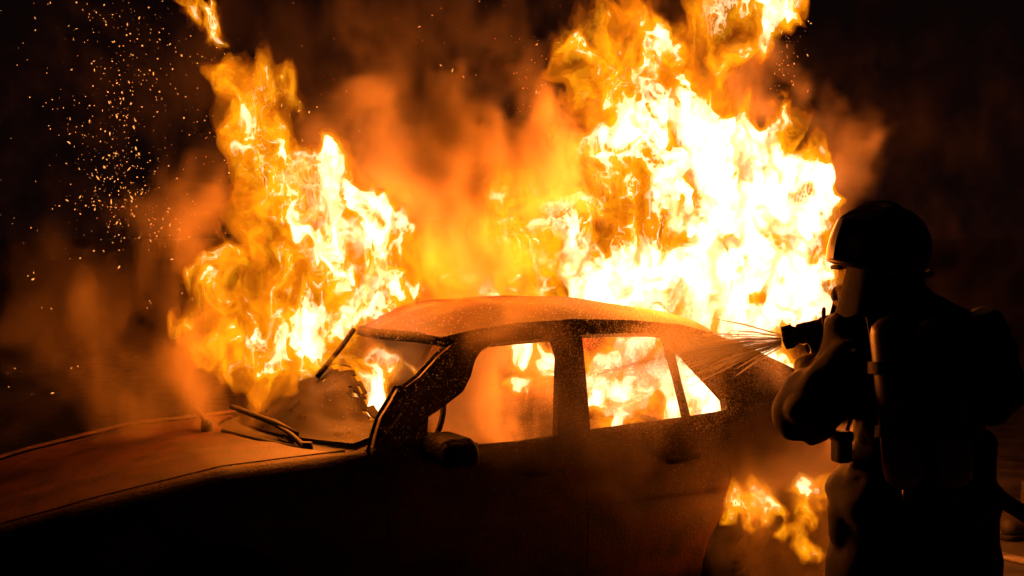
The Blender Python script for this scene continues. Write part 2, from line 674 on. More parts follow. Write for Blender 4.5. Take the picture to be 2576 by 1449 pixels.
nu, nv = 60, 50
P = np.zeros((nu, nv, 3))
for j in range(nv):
    yf = -1 + 2 * j / (nv - 1)
    for i in range(nu):
        t = i / (nu - 1)
        y0 = yf * .73
        x = -.76 + .10 * abs(yf) ** 2 + t * (hood_rear(y0) - .012 + .76 - .10 * abs(yf) ** 2)
        y = yf * (interp(x, *WX) - .140)
        z = hood_z(x, yf) - .016 * max(0, (abs(yf) - .93) / .07) ** 2 - .05 * max(0, (-.55 - x) / .2) ** 2
        P[i, j] = (x, y, z)
solidify(grid('bonnet', P, M_PAINT, car), .012, -1)
for sd in (-1,):
    xs_ = np.linspace(-.62, .86, 40)
    tube('bonnet_gap_shade', [(x, sd * (interp(x, *WX) - .132), interp(x, *TZ) + .007) for x in xs_], .010, M_CHAR, car, 6)  # dark tube laid along the bonnet edge as the gap's shade line
    tube('wing_crease_line', [(x, sd * (interp(x, *WX) - .043), .20 + (interp(x, *TZ) - .20) * .91) for x in xs_], .0045, M_PLASTIC, car, 6)  # thin dark tube added to draw the wing crease, not a trim part
# cowl under the windscreen
P = np.array([[(hood_rear(y) + t * .17, y, .945 - .012 * (y / .7) ** 2 + .02 * t - .03 * (1 - t)) for t in np.linspace(0, 1, 6)] for y in np.linspace(-.70, .70, 40)])
grid('cowl_panel', P, M_PLASTIC, car, thick=.008)
# front end
P = np.array([[(-.80 + .20 * abs(yf) ** 2.6 + .03 * math.sin(math.pi * t), yf * (.70 + .03 * math.sin(math.pi * t)), .24 + t * .44) for t in np.linspace(0, 1, 14)] for yf in np.linspace(-1, 1, 40)])
grid('front_bumper', P, M_PAINT, car, thick=.02)
for k in range(5):
    z = .44 + k * .035
    tube('grille_bar', [(-.835, -.36, z), (-.845, 0, z), (-.835, .36, z)], .009, M_PLASTIC, car, 6)
for sd in (-1, 1):
    P = np.array([[(-.795 + .19 * abs(.45 + .27 * a) ** 2.6 - .03 * math.sin(math.pi * b), sd * (.42 + .24 * a), .57 + .10 * b) for b in np.linspace(0, 1, 8)] for a in np.linspace(0, 1, 10)])
    grid('headlight', P, M_LAMP, car, thick=.02)


# greenhouse, outlines in (x, z) on the leaning side planes
def glass_y(z):
    return .79 - (z - .96) * .43


def inside_poly(p, poly):
    c = False
    n = len(poly)
    for i in range(n):
        x1, y1 = poly[i]
        x2, y2 = poly[(i + 1) % n]
        if (y1 > p[1]) != (y2 > p[1]) and p[0] < (x2 - x1) * (p[1] - y1) / (y2 - y1) + x1:
            c = not c
    return c


def outline_panel(name, poly, side, m, thick=.045, dy=0.0, fine=.05):
    pts = []
    n = len(poly)
    for i in range(n):
        a, b = np.array(poly[i]), np.array(poly[(i + 1) % n])
        k = max(1, int(np.hypot(*(b - a)) / fine))
        pts += [tuple(a + (b - a) * q / k) for q in range(k)]
    res = delaunay_2d_cdt([Vector(p) for p in pts], [(i, (i + 1) % len(pts)) for i in range(len(pts))], [], 0, 1e-6)
    vs2, fs = res[0], res[2]
    fs = [f for f in fs if inside_poly(sum((vs2[i] for i in f), Vector((0, 0))) / len(f), pts)]
    o = pydata(name, [(v.x, side * (glass_y(v.y) + dy), v.y) for v in vs2], [f if side < 0 else f[::-1] for f in fs], m, car)
    bm = bmesh.new()
    bm.from_mesh(o.data)
    bmesh.ops.recalc_face_normals(bm, faces=bm.faces)
    for f in bm.faces:
        if f.normal.y * side < 0:
            f.normal_flip()
    bm.to_mesh(o.data)
    bm.free()
    solidify(o, thick, -1)
    bevel(o, .010, 3)
    return o


A_IN = [(1.40, 1.345), (1.315, 1.294), (1.218, 1.218), (1.145, 1.178), (1.110, 1.176), (1.067, 1.125), (1.012, 1.066), (0.973, 0.993), (0.945, 0.928)]
A_OUT = [(1.20, 0.925), (1.2, 1.002), (1.217, 1.057), (1.301, 1.096), (1.394, 1.146), (1.444, 1.208), (1.478, 1.271), (1.517, 1.31), (1.575, 1.333)]
RAIL = [(1.40, 1.347), (1.577, 1.335), (1.733, 1.342), (1.883, 1.347), (2.027, 1.356), (2.25, 1.356), (2.396, 1.351), (2.455, 1.345), (2.497, 1.323), (2.519, 1.296),
        (2.72, 1.345), (2.56, 1.385), (2.3, 1.412), (2.0, 1.425), (1.7, 1.415), (1.5, 1.395), (1.36, 1.372)]
B_PIL = [(1.885, 1.345), (1.892, 1.279), (1.84, 1.099), (1.792, 0.925), (1.962, 0.945), (1.996, 1.157), (2.025, 1.354)]
BAR = [(2.457, 1.343), (2.468, 1.152), (2.468, 0.97), (2.498, 0.972), (2.494, 1.151), (2.495, 1.322)]
C_PIL = [(2.521, 1.293), (2.609, 1.181), (2.66, 1.122), (2.715, 1.053), (2.713, 1.018), (2.70, .986), (3.1, 1.0), (3.42, 1.0), (3.33, 1.07), (3.15, 1.165), (2.95, 1.258), (2.722, 1.343)]
for sd in (-1, 1):
    if sd < 0:
        outline_panel('windscreen_pillar', A_IN + A_OUT, sd, M_PAINT, .07)
    else:
        outline_panel('windscreen_pillar', [(1.40, 1.345), (.945, .93), (1.05, .93), (1.50, 1.335)], sd, M_PAINT, .05)
    outline_panel('roof_rail', RAIL, sd, M_PAINT, .05, .004)
    outline_panel('door_pillar', B_PIL, sd, M_PAINT, .05)
    outline_panel('window_bar', BAR, sd, M_PLASTIC, .03)
    outline_panel('rear_pillar', C_PIL, sd, M_PAINT, .05)
    wt = [(1.22, .933), (1.6, .932), (2.0, .958), (2.5, .981), (2.70, .994)]
    tube('waist_trim', [(x, sd * (glass_y(z) + .004), z) for x, z in wt], .0075, M_PLASTIC, car, 6)
    wt = [(1.96, .940), (2.3, .955), (2.72, .975)]
    tube('waist_trim', [(x, sd * (glass_y(z) + .012), z) for x, z in wt], .005, M_STEEL, car, 6)

ROOF_Z = ([1.25, 1.34, 1.42, 1.6, 1.71, 2.0, 2.38, 2.73, 2.80], [1.36, 1.395, 1.425, 1.475, 1.490, 1.498, 1.478, 1.435, 1.41])
RAIL_Z = ([1.27, 1.36, 1.5, 1.7, 2.0, 2.3, 2.56, 2.72, 2.80], [1.355, 1.372, 1.395, 1.415, 1.425, 1.412, 1.385, 1.345, 1.33])
nu, nv = 50, 36
P = np.zeros((nu, nv, 3))
for i in range(nu):
    for j in range(nv):
        yf = -1 + 2 * j / (nv - 1)
        x = 1.27 + .07 * abs(yf) ** 2 + (i / (nu - 1)) * (2.79 - .06 * abs(yf) ** 2 - 1.27 - .07 * abs(yf) ** 2)
        zr, ze = interp(x, *ROOF_Z), interp(x, *RAIL_Z)
        P[i, j] = (x, yf * (glass_y(ze) + .004), ze + (zr - ze) * (1 - abs(yf) ** 2.6))
rnd = grf((nu, nv, 4), .03, .35, seed=5)[:, :, 0]
P[..., 2] += rnd * .004 * np.clip(np.minimum(np.arange(nu)[:, None], np.arange(nv)[None]) / 6, 0, 1) * np.clip((nv - 1 - np.arange(nv)[None]) / 6, 0, 1)
solidify(grid('roof', P, M_PAINT, car), .018, -1)

hdr = [(1.285 + .07 * abs(y / .6) ** 2, y, interp(1.285 + .07 * abs(y / .6) ** 2, *ROOF_Z) * (1 - abs(y / .6) ** 2.6) + interp(1.285 + .07 * abs(y / .6) ** 2, *RAIL_Z) * abs(y / .6) ** 2.6 - .022) for y in np.linspace(-.6, .6, 21)]
tube('roof_header', hdr, .024, M_CHAR, car, 8)

# rear: boot lid, rear bumper, lights
P = []
for x, z in [(3.30, 1.055), (3.40, 1.07), (3.52, 1.07), (3.60, 1.055), (3.65, 1.01), (3.67, .90), (3.66, .72)]:
    P.append([(x - .05 * abs(yf) ** 2.5, yf * (interp(min(x, 3.55), *WX) - .10), z - .03 * abs(yf) ** 3) for yf in np.linspace(-1, 1, 24)])
grid('boot_lid', np.array(P), M_PAINT, car, thick=.015)
P = np.array([[(3.66 - .12 * abs(yf) ** 3 + .03 * math.sin(math.pi * t), yf * .76, .26 + t * .44) for t in np.linspace(0, 1, 12)] for yf in np.linspace(-1, 1, 30)])
grid('rear_bumper', P, M_PAINT, car, thick=.02)
for sd in (-1, 1):
    P = np.array([[(3.655 - .10 * a ** 2, sd * (.50 + .22 * a), .74 + .16 * b) for b in np.linspace(0, 1, 5)] for a in np.linspace(0, 1, 8)])
    grid('tail_light', P, M_CHAR, car, thick=.02)

# inside
box('floor_pan', (-.55, -.70, .20), (3.55, .70, .26), M_CHAR, car)
box('bulkhead', (.80, -.70, .27), (.84, .70, .90), M_CHAR, car)
box('rear_bulkhead', (2.95, -.70, .27), (2.99, .70, .83), M_CHAR, car)
box('parcel_shelf', (2.84, -.68, .84), (3.28, .68, .87), M_CHAR, car)
xs = np.linspace(.86, 1.26, 12)
P = np.array([[(x, y, .84 + .10 * math.sin(math.pi * min(1, (x - .86) / .40)) ** .6 + .015 * math.sin(9 * y) - .20 * max(0, (x - 1.18) / .08)) for x in xs] for y in np.linspace(-.67, .67, 30)])
grid('dashboard', P, M_CHAR, car, thick=.03)
sw = empty('steering_wheel', (1.36, -.34, .94))
sw.rotation_euler = (0, math.radians(-62), 0)
sw.parent = car
ring = [(math.cos(a) * .18, math.sin(a) * .18, 0) for a in np.linspace(0, 2 * math.pi, 33)]
tube('wheel_rim', ring, .014, M_CHAR, sw, 8, False)
for a in (0.4, math.pi - .4, -math.pi / 2):
    tube('wheel_spoke', [(0, 0, -.02), (math.cos(a) * .18, math.sin(a) * .18, 0)], .011, M_CHAR, sw, 6)
for sy in (-.36, .36):
    st = empty('front_seat', (1.80, sy, .27))
    st.parent = car
    box('seat_cushion', (-.40, -.24, .02), (.06, .24, .16), M_CHAR, st, .05)
    bk = box('seat_back', (.02, -.23, .10), (.12, .23, .50), M_CHAR, st, .05)
    bk.rotation_euler = (0, math.radians(14), 0)
box('rear_seat_cushion', (2.30, -.62, .28), (2.75, .62, .46), M_CHAR, car, .05)
bk = box('rear_seat_back', (2.72, -.62, .40), (2.84, .62, .80), M_CHAR, car, .05)

# the windscreen, softened and sagging over the dashboard
ny, nt_ = 46, 26
P = np.zeros((ny, nt_, 3))
wob = grf((ny, nt_, 4), .03, .25, seed=8)[:, :, 0]
for i, y in enumerate(np.linspace(-.66, .66, ny)):
    top = interp(y, [-.66, -.45, -.25, 0, .3, .66], [.05, .09, .20, .27, .36, .42])
    reach = interp(y, [-.66, -.3, 0, .66], [.24, .38, .46, .44])
    for k, t in enumerate(np.linspace(0, 1, nt_)):
        P[i, k] = (hood_rear(y) + .10 + reach * t, y, .955 + top * (math.sin(t * math.pi * .56) ** 1.1) * .9 + wob[i, k] * .010 * t)
rag = grf((ny, nt_, 4), .03, .12, seed=9)[:, :, 0]
kp = lambda i, k: not (k > nt_ - 6 and rag[i, k] > .35) and not (k > nt_ - 11 and rag[i, k] > 1.3)
grid('windscreen', P, M_SOOTGLASS, car, thick=.006, keep=kp)
a, b = at(890, 828, .05)[0], at(798, 948, -.05)[0]
tube('hanging_trim', smooth_path([a, a * .6 + b * .4 + np.array([.01, 0, .005]), b], 5), [.012] * 11, M_CHAR, car, 6)
# broken rim of the windscreen seal round the near pillar
tube('windscreen_seal', [(x - .012, -(glass_y(z) - .02), z) for x, z in A_IN], .008, M_CHAR, car, 6)
tube('wiring', smooth_path([at(700, 1105, -.30)[0], at(830, 1139, -.60)[0], at(905, 1138, -.72)[0], at(960, 1105, -.79)[0], at(1010, 1040, -.80)[0]], 8), .004, M_STEEL, car, 6)


def wiper(pts, arm):
    w = empty('wiper', tuple(pts[0]))
    w.parent = car
    q = [np.array(p) - np.array(pts[0]) for p in pts]
    tube('wiper_arm', smooth_path([q[0], q[0] * .5 + q[1] * .5 + np.array([0, 0, .012]), q[1]], 4), [.016, .014, .012, .011, .010, .009, .008, .008, .008], M_PLASTIC, w, 6)
    d = (q[2] - q[1])
    tube('wiper_blade', [q[1] - d * arm, q[1] + np.array([.004, 0, .006]), q[2]], [.011, .015, .011], M_PLASTIC, w, 6)
    lathe('pivot', [(0, .03), (.022, .03), (.026, .0), (.026, -.03)], M_PLASTIC, w, 14, 'Z')


wiper([at(772, 1131, -.52)[0], at(690, 1068, -.22)[0], at(582, 1023, .10)[0]], .5)
wiper([at(520, 1072, .12)[0], at(505, 1048, .20)[0], at(470, 1006, .36)[0]], .4)
wiper_low = [at(560, 1085, .05)[0], at(660, 1108, -.25)[0], at(765, 1131, -.52)[0]]
tube('wiper_linkage', wiper_low, .010, M_PLASTIC, car, 6)

# door mirrors
for sd in (-1, 1):
    c = at(1132, 1132, -.98)[0]
    mr = empty('door_mirror', (c[0], sd * .975, c[2]))
    mr.parent = car
    pr_ = []
    for zz_, r0, w0 in ((-.030, .026, .118), (-.008, .030, .115), (.014, .030, .104), (.032, .026, .078)):
        for xx_ in (-.055, -.02, .02, .05):
            pr_.append(((xx_ * (1 - .4 * abs(zz_) / .04), -sd * w0, zz_), (xx_ * .85, sd * w0 * .92, zz_ - .003), r0, r0 * .94))
    cone_body('mirror_shell', pr_, .006, .006, M_CHAR, mr, cut=lambda X, Y, Z: np.minimum(np.minimum(Z + .054, .078 - X), X + .095))
    box('mirror_glass', (.076, -.09, -.040), (.0815, .09, .035), M_LAMP, mr, .002)
    tube('mirror_stem', [(0.02, -sd * .17, -.03), (.01, -sd * .06, -.04)], [.03, .028], M_PLASTIC, mr, 8)


# ------------------------------------------------------------------ fire
def warp_field(n, h, seed, L1, L2, amp, mix=.55, steps=5):
    """displacement of a swirling, divergence-free flow at half resolution, brought to full resolution"""
    n2, h2 = n // 2, h * 2

    def curl(L, sd):
        A = [grf(tuple(n2), h2, L, seed=sd + i, slope=2.2) for i in range(3)]
        d = lambda f, ax: np.gradient(f, axis=ax)
        v = [d(A[2], 1) - d(A[1], 2), d(A[0], 2) - d(A[2], 0), d(A[1], 0) - d(A[0], 1)]
        s = math.sqrt(sum(float((q ** 2).mean()) for q in v) / 3)
        return [q / s for q in v]
    v = [mix * a + (1 - mix) * b for a, b in zip(curl(L1, seed * 10), curl(L2, seed * 10 + 5))]
    G = np.meshgrid(*[np.arange(k, dtype=np.float32) for k in n2], indexing='ij')
    p = [q.copy() for q in G]
    a = amp / steps / h2
    for _ in range(steps):
        d = [tri(q, *p) for q in v]
        p = [q + e * a for q, e in zip(p, d)]
    G1 = np.meshgrid(*[np.arange(k, dtype=np.float32) for k in n], indexing='ij')
    half = [q * .5 for q in G1]
    return G1, [2 * tri(p[i] - G[i], *half) for i in range(3)]


def fire(blobs, h, seed, name, label, L1=.42, L2=.13, amp=.16, fine=1.0, isos=(0, .22, .36, .70), depth=(.34, .045), rough=.36, group=None, spread=.11, grow=1.06):
    rng = np.random.default_rng(seed)
    C, R, W = [], [], []
    for q in blobs:
        u, v, r, w = q[:4]
        y = q[4] if len(q) > 4 else .15
        c, t = at(u, v, y + rng.uniform(-spread, spread))
        C.append(c)
        R.append(r * t / FPX * grow)
        W.append(w)
    C, R, W = np.array(C), np.array(R), np.array(W)
    lo, hi = (C - R[:, None] * 1.45).min(0) - .06, (C + R[:, None] * 1.45).max(0) + .06
    lo[2] = max(lo[2], .02)
    n = ((((hi - lo) / h).astype(int) + 1 + 7) // 8) * 8
    G, D = warp_field(n, h, seed, L1, L2, amp)
    n4 = n // 4 + 1
    ex, ey, ez = [lo[i] + 4 * h * np.arange(n4[i]) for i in range(3)]
    S = np.zeros(tuple(n4), np.float32)
    Wn, Wd = np.zeros_like(S), np.zeros_like(S) + 1e-4
    for c, r, w in zip(C, R, W):
        q = np.sqrt(((ex[:, None, None] - c[0]) / r) ** 2 + ((ey[None, :, None] - c[1]) / (r * depth[0] + depth[1])) ** 2 + ((ez[None, None, :] - c[2]) / (r * 1.1)) ** 2)
        phi = np.clip(1.38 - q, 0, 1).astype(np.float32)
        S += phi ** 4
        k = np.exp(-2.2 * q ** 2).astype(np.float32)
        Wn += k * w
        Wd += k
    S = np.clip(S ** .25, 0, 1.15)
    Hh = Wn / Wd
    q4 = [(G[i] + D[i] * .6) / 4 for i in range(3)]
    E = tri(S, *q4)
    Hw = tri(Hh, *q4)
    del q4
    wp = [G[i] + D[i] for i in range(3)]
    Nw = tri(grf(tuple(n), h, .17 * fine, slope=SL1, seed=seed * 10 + 9), *wp)
    N2 = tri(grf(tuple(n), h, .065 * fine, slope=SL2, seed=seed * 10 + 10), *wp)
    big = tri(grf(tuple(n), h, .6 * fine, slope=SL1, seed=seed * 10 + 12), *wp)
    rid = 1.2 - 1.1 * np.abs(Nw) - .5 * np.abs(N2)
    f = np.minimum(E, .72) * 1.2 - .52 + (Hw - .75) * .9 + rough * 1.25 * rid + .10 * big          # hot inner sheets
    fo = E * 1.7 - .50 + (Hw - .75) * .5 + rough * (.55 * rid + .05) + .05 * big + .07 * N2   # outer veil
    for q in (f, fo):
        q[0] = q[-1] = -1
        q[:, 0] = q[:, -1] = -1
        q[:, :, 0] = q[:, :, -1] = -1
    f = np.minimum(f, np.minimum(fo - .04, E * 3 - .15))
    fo = np.minimum(fo, E * 3 - .12)
    root = empty(name, CAR_LOC, CAR_ROT, label, 'fire', group)
    tot = 0
    for (pn, m), iso in zip(FLAMES, isos):
        p, Q = nets(fo if pn in ('flame_edge', 'flame_body') else f, iso, lo.astype(np.float32), h)
        tot += len(Q)
        if len(Q) > 8:
            o = net_mesh(pn, p, Q, m, root)
            o.visible_shadow = False
            o['kind'] = 'stuff'
    print('FIRE', name, n, round(n.prod() / 1e6, 2), 'M quads', tot, round(time.time() - T0, 1))
    return root


SL1, SL2 = 2.4, 2.2
T0 = time.time()
LEFT = [(605, 165, 45, .76), (600, 215, 50, .84), (640, 270, 70, .86), (690, 250, 45, .74), (640, 340, 75, .86), (690, 400, 85, .88), (660, 450, 70, .84), (740, 450, 80, .90),
        (790, 500, 80, .90), (720, 520, 60, .75), (850, 560, 80, .95), (900, 520, 70, .85), (960, 540, 55, .80), (990, 590, 55, .85), (800, 580, 60, .9), (880, 630, 80, .93), (950, 650, 70, .93),
        (980, 710, 60, .95), (900, 710, 80, .95), (830, 670, 60, .8), (760, 600, 45, .85), (620, 470, 50, .58), (630, 560, 50, .50), (650, 620, 50, .58), (600, 600, 40, .55), (720, 660, 50, .75), (780, 710, 60, .72),
        (540, 680, 46, .78), (515, 740, 43, .80), (560, 770, 55, .84), (505, 810, 40, .80), (570, 850, 50, .82), (610, 720, 36, .62), (690, 690, 45, .92), (690, 760, 65, 1.0), (650, 810, 60, .95), (720, 830, 70, 1.0),
        (770, 880, 70, 1.0), (700, 900, 55, 1.0), (820, 800, 60, .85), (850, 860, 55, .9), (900, 800, 50, .85), (640, 870, 45, .8), (530, 920, 32, .95), (560, 900, 35, .75), (600, 920, 40, .8), (950, 760, 50, .85), (740, 930, 40, .95), (800, 935, 42, .9), (865, 930, 42, .86), (680, 945, 36, .86), (820, 880, 50, .9), (1010, 660, 45, .85), (1020, 730, 40, .85)]
fire([(q[0], q[1], q[2] * 1.08, q[3] - (.23 if q[3] > .86 else .07)) for q in LEFT], .0105, 3, 'flame', 'tall flame leaning back over the bonnet and broken windscreen, left of the car roof')
RIGHT = [(1440, 640, 70, 1.05), (1500, 690, 85, 1.15), (1600, 700, 85, 1.2), (1680, 650, 80, 1.15), (1560, 620, 60, .95), (1650, 740, 75, 1.15), (1750, 740, 80, 1.15), (1850, 740, 85, 1.05), (1950, 720, 85, 1.0), (2020, 680, 55, .95), (2035, 760, 50, .95),
         (1720, 300, 60, 1.0), (1780, 350, 80, 1.1), (1850, 390, 85, 1.15), (1930, 410, 85, 1.15), (2000, 440, 65, 1.1), (1980, 500, 70, 1.1), (2005, 560, 55, 1.05), (1900, 480, 85, 1.05), (2000, 620, 55, .95),
         (1800, 480, 95, .92), (1750, 560, 95, .92), (1850, 580, 95, .9), (1700, 480, 75, 0.95), (1650, 560, 65, 0.85), (1560, 520, 60, 0.77), (1480, 520, 65, .85), (1430, 580, 55, .92), (1480, 440, 60, 0.87), (1540, 400, 65, 0.85),
         (1600, 330, 65, 0.93), (1570, 470, 55, 0.67), (1640, 430, 55, 0.87), (1900, 650, 75, .85), (1800, 650, 75, 1.0), (1660, 230, 60, .85), (1690, 160, 60, .82), (1650, 95, 45, .75), (1720, 110, 40, .72), (1620, 190, 45, .60),
         (1540, 230, 60, 0.64), (1460, 230, 55, 0.70), (1440, 150, 50, 0.68), (1490, 85, 50, 0.66), (1505, 20, 40, 0.62), (1425, 200, 32, 0.70), (1520, 300, 55, 0.70), (1790, 200, 70, .44), (1840, 120, 55, .46),
         (1890, 65, 55, .82), (1930, 20, 60, .78), (1965, -30, 60, .76), (1880, 115, 38, .66), (1840, 215, 24, .74), (1860, -5, 50, .62), (2000, 330, 34, .76), (2050, 375, 34, .72), (1960, 312, 34, .70), (2065, 650, 28, .88),
         (1580, 280, 60, .66), (1500, 170, 55, 0.70), (1560, 160, 55, 0.68), (1590, 90, 50, 0.66), (1560, 30, 50, .50), (1760, 60, 55, .54), (1800, 20, 55, .56), (1740, 200, 55, .72), (1800, 270, 50, .72), (1470, 330, 40, .62), (1430, 300, 30, .56), (1400, 540, 35, .85), (1405, 620, 40, .95), (1420, 700, 45, 1.0), (2040, 480, 40, 1.0), (2050, 560, 34, .95), (2055, 430, 34, .95),
         (1850, 830, 60, 1.0), (1950, 850, 55, 1.0), (1995, 900, 40, .9), (1740, 800, 50, 1.05), (2070, 720, 30, .85), (2075, 800, 28, .8)]
fire([(q[0], q[1], q[2], q[3] + (.30 if q[3] >= .88 else .06), .30) for q in RIGHT], .012, 7, 'flame', 'huge white-hot flame roaring up from the rear of the car, beside the firefighter')
MID = [(1090, 690, 60, .66), (1160, 690, 70, .70), (1230, 680, 70, .72), (1300, 660, 70, .74), (1360, 630, 60, .78), (1370, 700, 60, .82), (1060, 730, 50, .7), (1270, 610, 50, .62), (1150, 740, 60, .7), (1250, 740, 60, .72), (1340, 740, 60, .76), (1130, 620, 50, .62), (1190, 600, 45, .60), (1320, 575, 50, .70), (1040, 660, 45, .78), (1075, 610, 40, .70), (1360, 520, 45, .70), (1240, 600, 50, .68)]
fire([q + (.35,) for q in MID], .012, 11, 'flame', 'low soft yellow flame behind the car roof between the two tall flames', rough=.42, grow=1.12, isos=(0, .20, .40, .95))
LICK = [(1232, 430, 16, .62), (1250, 480, 22, .66), (1240, 530, 26, .76), (1275, 545, 24, .76), (1300, 520, 20, .72), (1260, 580, 20, .72), (1195, 590, 10, .70), (1290, 590, 14, .68), (1312, 492, 10, .58)]
fire([(q[0], q[1], q[2] * 1.15, q[3] + .12, -.05) for q in LICK], .008, 13, 'flame_wisp', 'small forked tongue of flame in the smoke above the middle of the roof', L1=.40, L2=.15, amp=.12, fine=.5, spread=.05, rough=.5, isos=(0, .22, .40, .90))
WISP = [(475, 50, 26, .70), (500, 25, 24, .70), (530, 65, 28, .76), (560, 40, 24, .72), (570, 75, 20, .74), (540, 100, 16, .66), (490, 0, 18, .56)]
fire([(q[0], q[1], q[2] * .92, q[3] - .08, .25) for q in WISP], .007, 17, 'flame_wisp', 'detached wisp of orange flame high in the smoke at upper left', L1=.40, L2=.15, amp=.10, fine=.5, spread=.05, rough=.95, isos=(.06, .34, .48, .95))
SPUR = [(556, 196, 20, .90), (552, 174, 13, .82), (564, 212, 15, .86)]
fire([q + (.25,) for q in SPUR], .006, 18, 'flame_wisp', 'tiny lone lick of flame just left of the tall flame’s tip', L1=.3, L2=.12, amp=.06, fine=.5, spread=.03)
CABIN = [(1500, 880, 60, .95), (1560, 870, 60, .95), (1620, 880, 60, .90), (1530, 950, 70, .82), (1600, 960, 70, .92), (1670, 960, 60, 1.05), (1540, 1030, 60, .80), (1620, 1030, 60, .95), (1690, 1030, 50, 1.05),
         (1750, 930, 50, 1.05), (1770, 990, 50, 1.1), (1810, 1010, 40, 1.0), (1700, 900, 40, .85), (1440, 900, 40, .9)]
fire([(q[0], q[1], q[2] * (1.15 if q[0] > 1660 else 1), q[3] + (.32 if q[0] > 1660 else .24), -.15 if q[0] > 1660 else .10) for q in CABIN], .013, 19, 'flame', 'white and yellow flame filling the rear of the cabin behind the rear side window', rough=.42, L1=.6, amp=.16)
FRONTC = [(1300, 865, 30, .85), (1350, 880, 36, .95), (1390, 890, 30, .95), (1330, 930, 26, .82), (1360, 960, 22, .75), (1310, 970, 16, .70), (1385, 930, 24, .85)]
fire([q + (.05,) for q in FRONTC], .008, 23, 'flame', 'ragged flame hanging under the roof lining, seen through the front side window', L1=.40, L2=.15, amp=.12, fine=.7, spread=.1)
DASH = [(930, 900, 32, .80), (960, 930, 30, .86), (985, 890, 20, .8), (940, 975, 34, .95), (975, 960, 22, .9), (920, 1010, 24, .8), (1045, 880, 10, .8), (890, 960, 28, .7), (880, 900, 26, .66)]
fire([q + (.05,) for q in DASH], .008, 29, 'flame', 'small bright flame on the dashboard inside the windscreen opening', L1=.40, L2=.15, amp=.12, fine=.7, spread=.08)
WHEEL = [(1843, 1290, 15, .80), (1862, 1270, 20, .86), (1885, 1258, 20, .88), (1908, 1258, 20, .88), (1932, 1270, 18, .80), (1885, 1290, 16, .84), (1955, 1280, 14, .70), (1878, 1318, 10, .72), (1925, 1305, 12, .66), (1895, 1240, 8, .66)]
fire([(q[0], q[1], q[2] * 1.45, q[3] + .08, -.94) for q in WHEEL], .006, 31, 'flame', 'curl of flame licking out under the rear wheel arch', L1=.22, L2=.09, amp=.05, fine=.35, spread=.02, rough=.5, isos=(0, .20, .40, .95))
DRIFT = [(2015, 1240, 15, .80), (2040, 1232, 17, .86), (2062, 1208, 11, .74), (2070, 1195, 8, .66), (2010, 1285, 14, .66), (2000, 1320, 13, .70), (1992, 1352, 9, .74), (2015, 1372, 16, .80), (2038, 1390, 14, .82), (2055, 1398, 10, .74), (1960, 1350, 11, .76), (1978, 1340, 7, .7), (2045, 1270, 11, .64), (2022, 1305, 12, .64)]
fire([(q[0], q[1], q[2] * 1.45, q[3] + .09, -1.10) for q in DRIFT], .006, 37, 'flame_wisp', 'thin drifting flame beside the rear wheel, next to the firefighter’s hip', L1=.22, L2=.09, amp=.05, fine=.35, spread=.02, rough=.5, isos=(0, .20, .40, .95))


def fire_light(u, v, y, watts, r, col=(1, .19, .010)):
    l = bpy.data.lights.new('fire_light', 'POINT')
    l.energy = watts
    l.color = col
    l.shadow_soft_size = r
    o = bpy.data.objects.new('fire_light', l)
    COL.objects.link(o)
    o.location = car_world(*at(u, v, y)[0])
    return o


fire_light(1760, 520, .35, 420, .30)
fire_light(1660, 700, .35, 260, .25)
fire_light(820, 620, .15, 150, .25)
fire_light(760, 720, .20, 70, .20)
fire_light(1080, 660, .15, 34, .25)
fire_light(1210, 600, .15, 48, .25)
fire_light(1340, 560, .20, 55, .25)
fire_light(1600, 970, .15, 110, .15)
fire_light(1330, 960, .30, 34, .20)
fire_light(1895, 1290, -1.0, 5, .10)
fire_light(2040, 1290, -1.18, 7, .14)

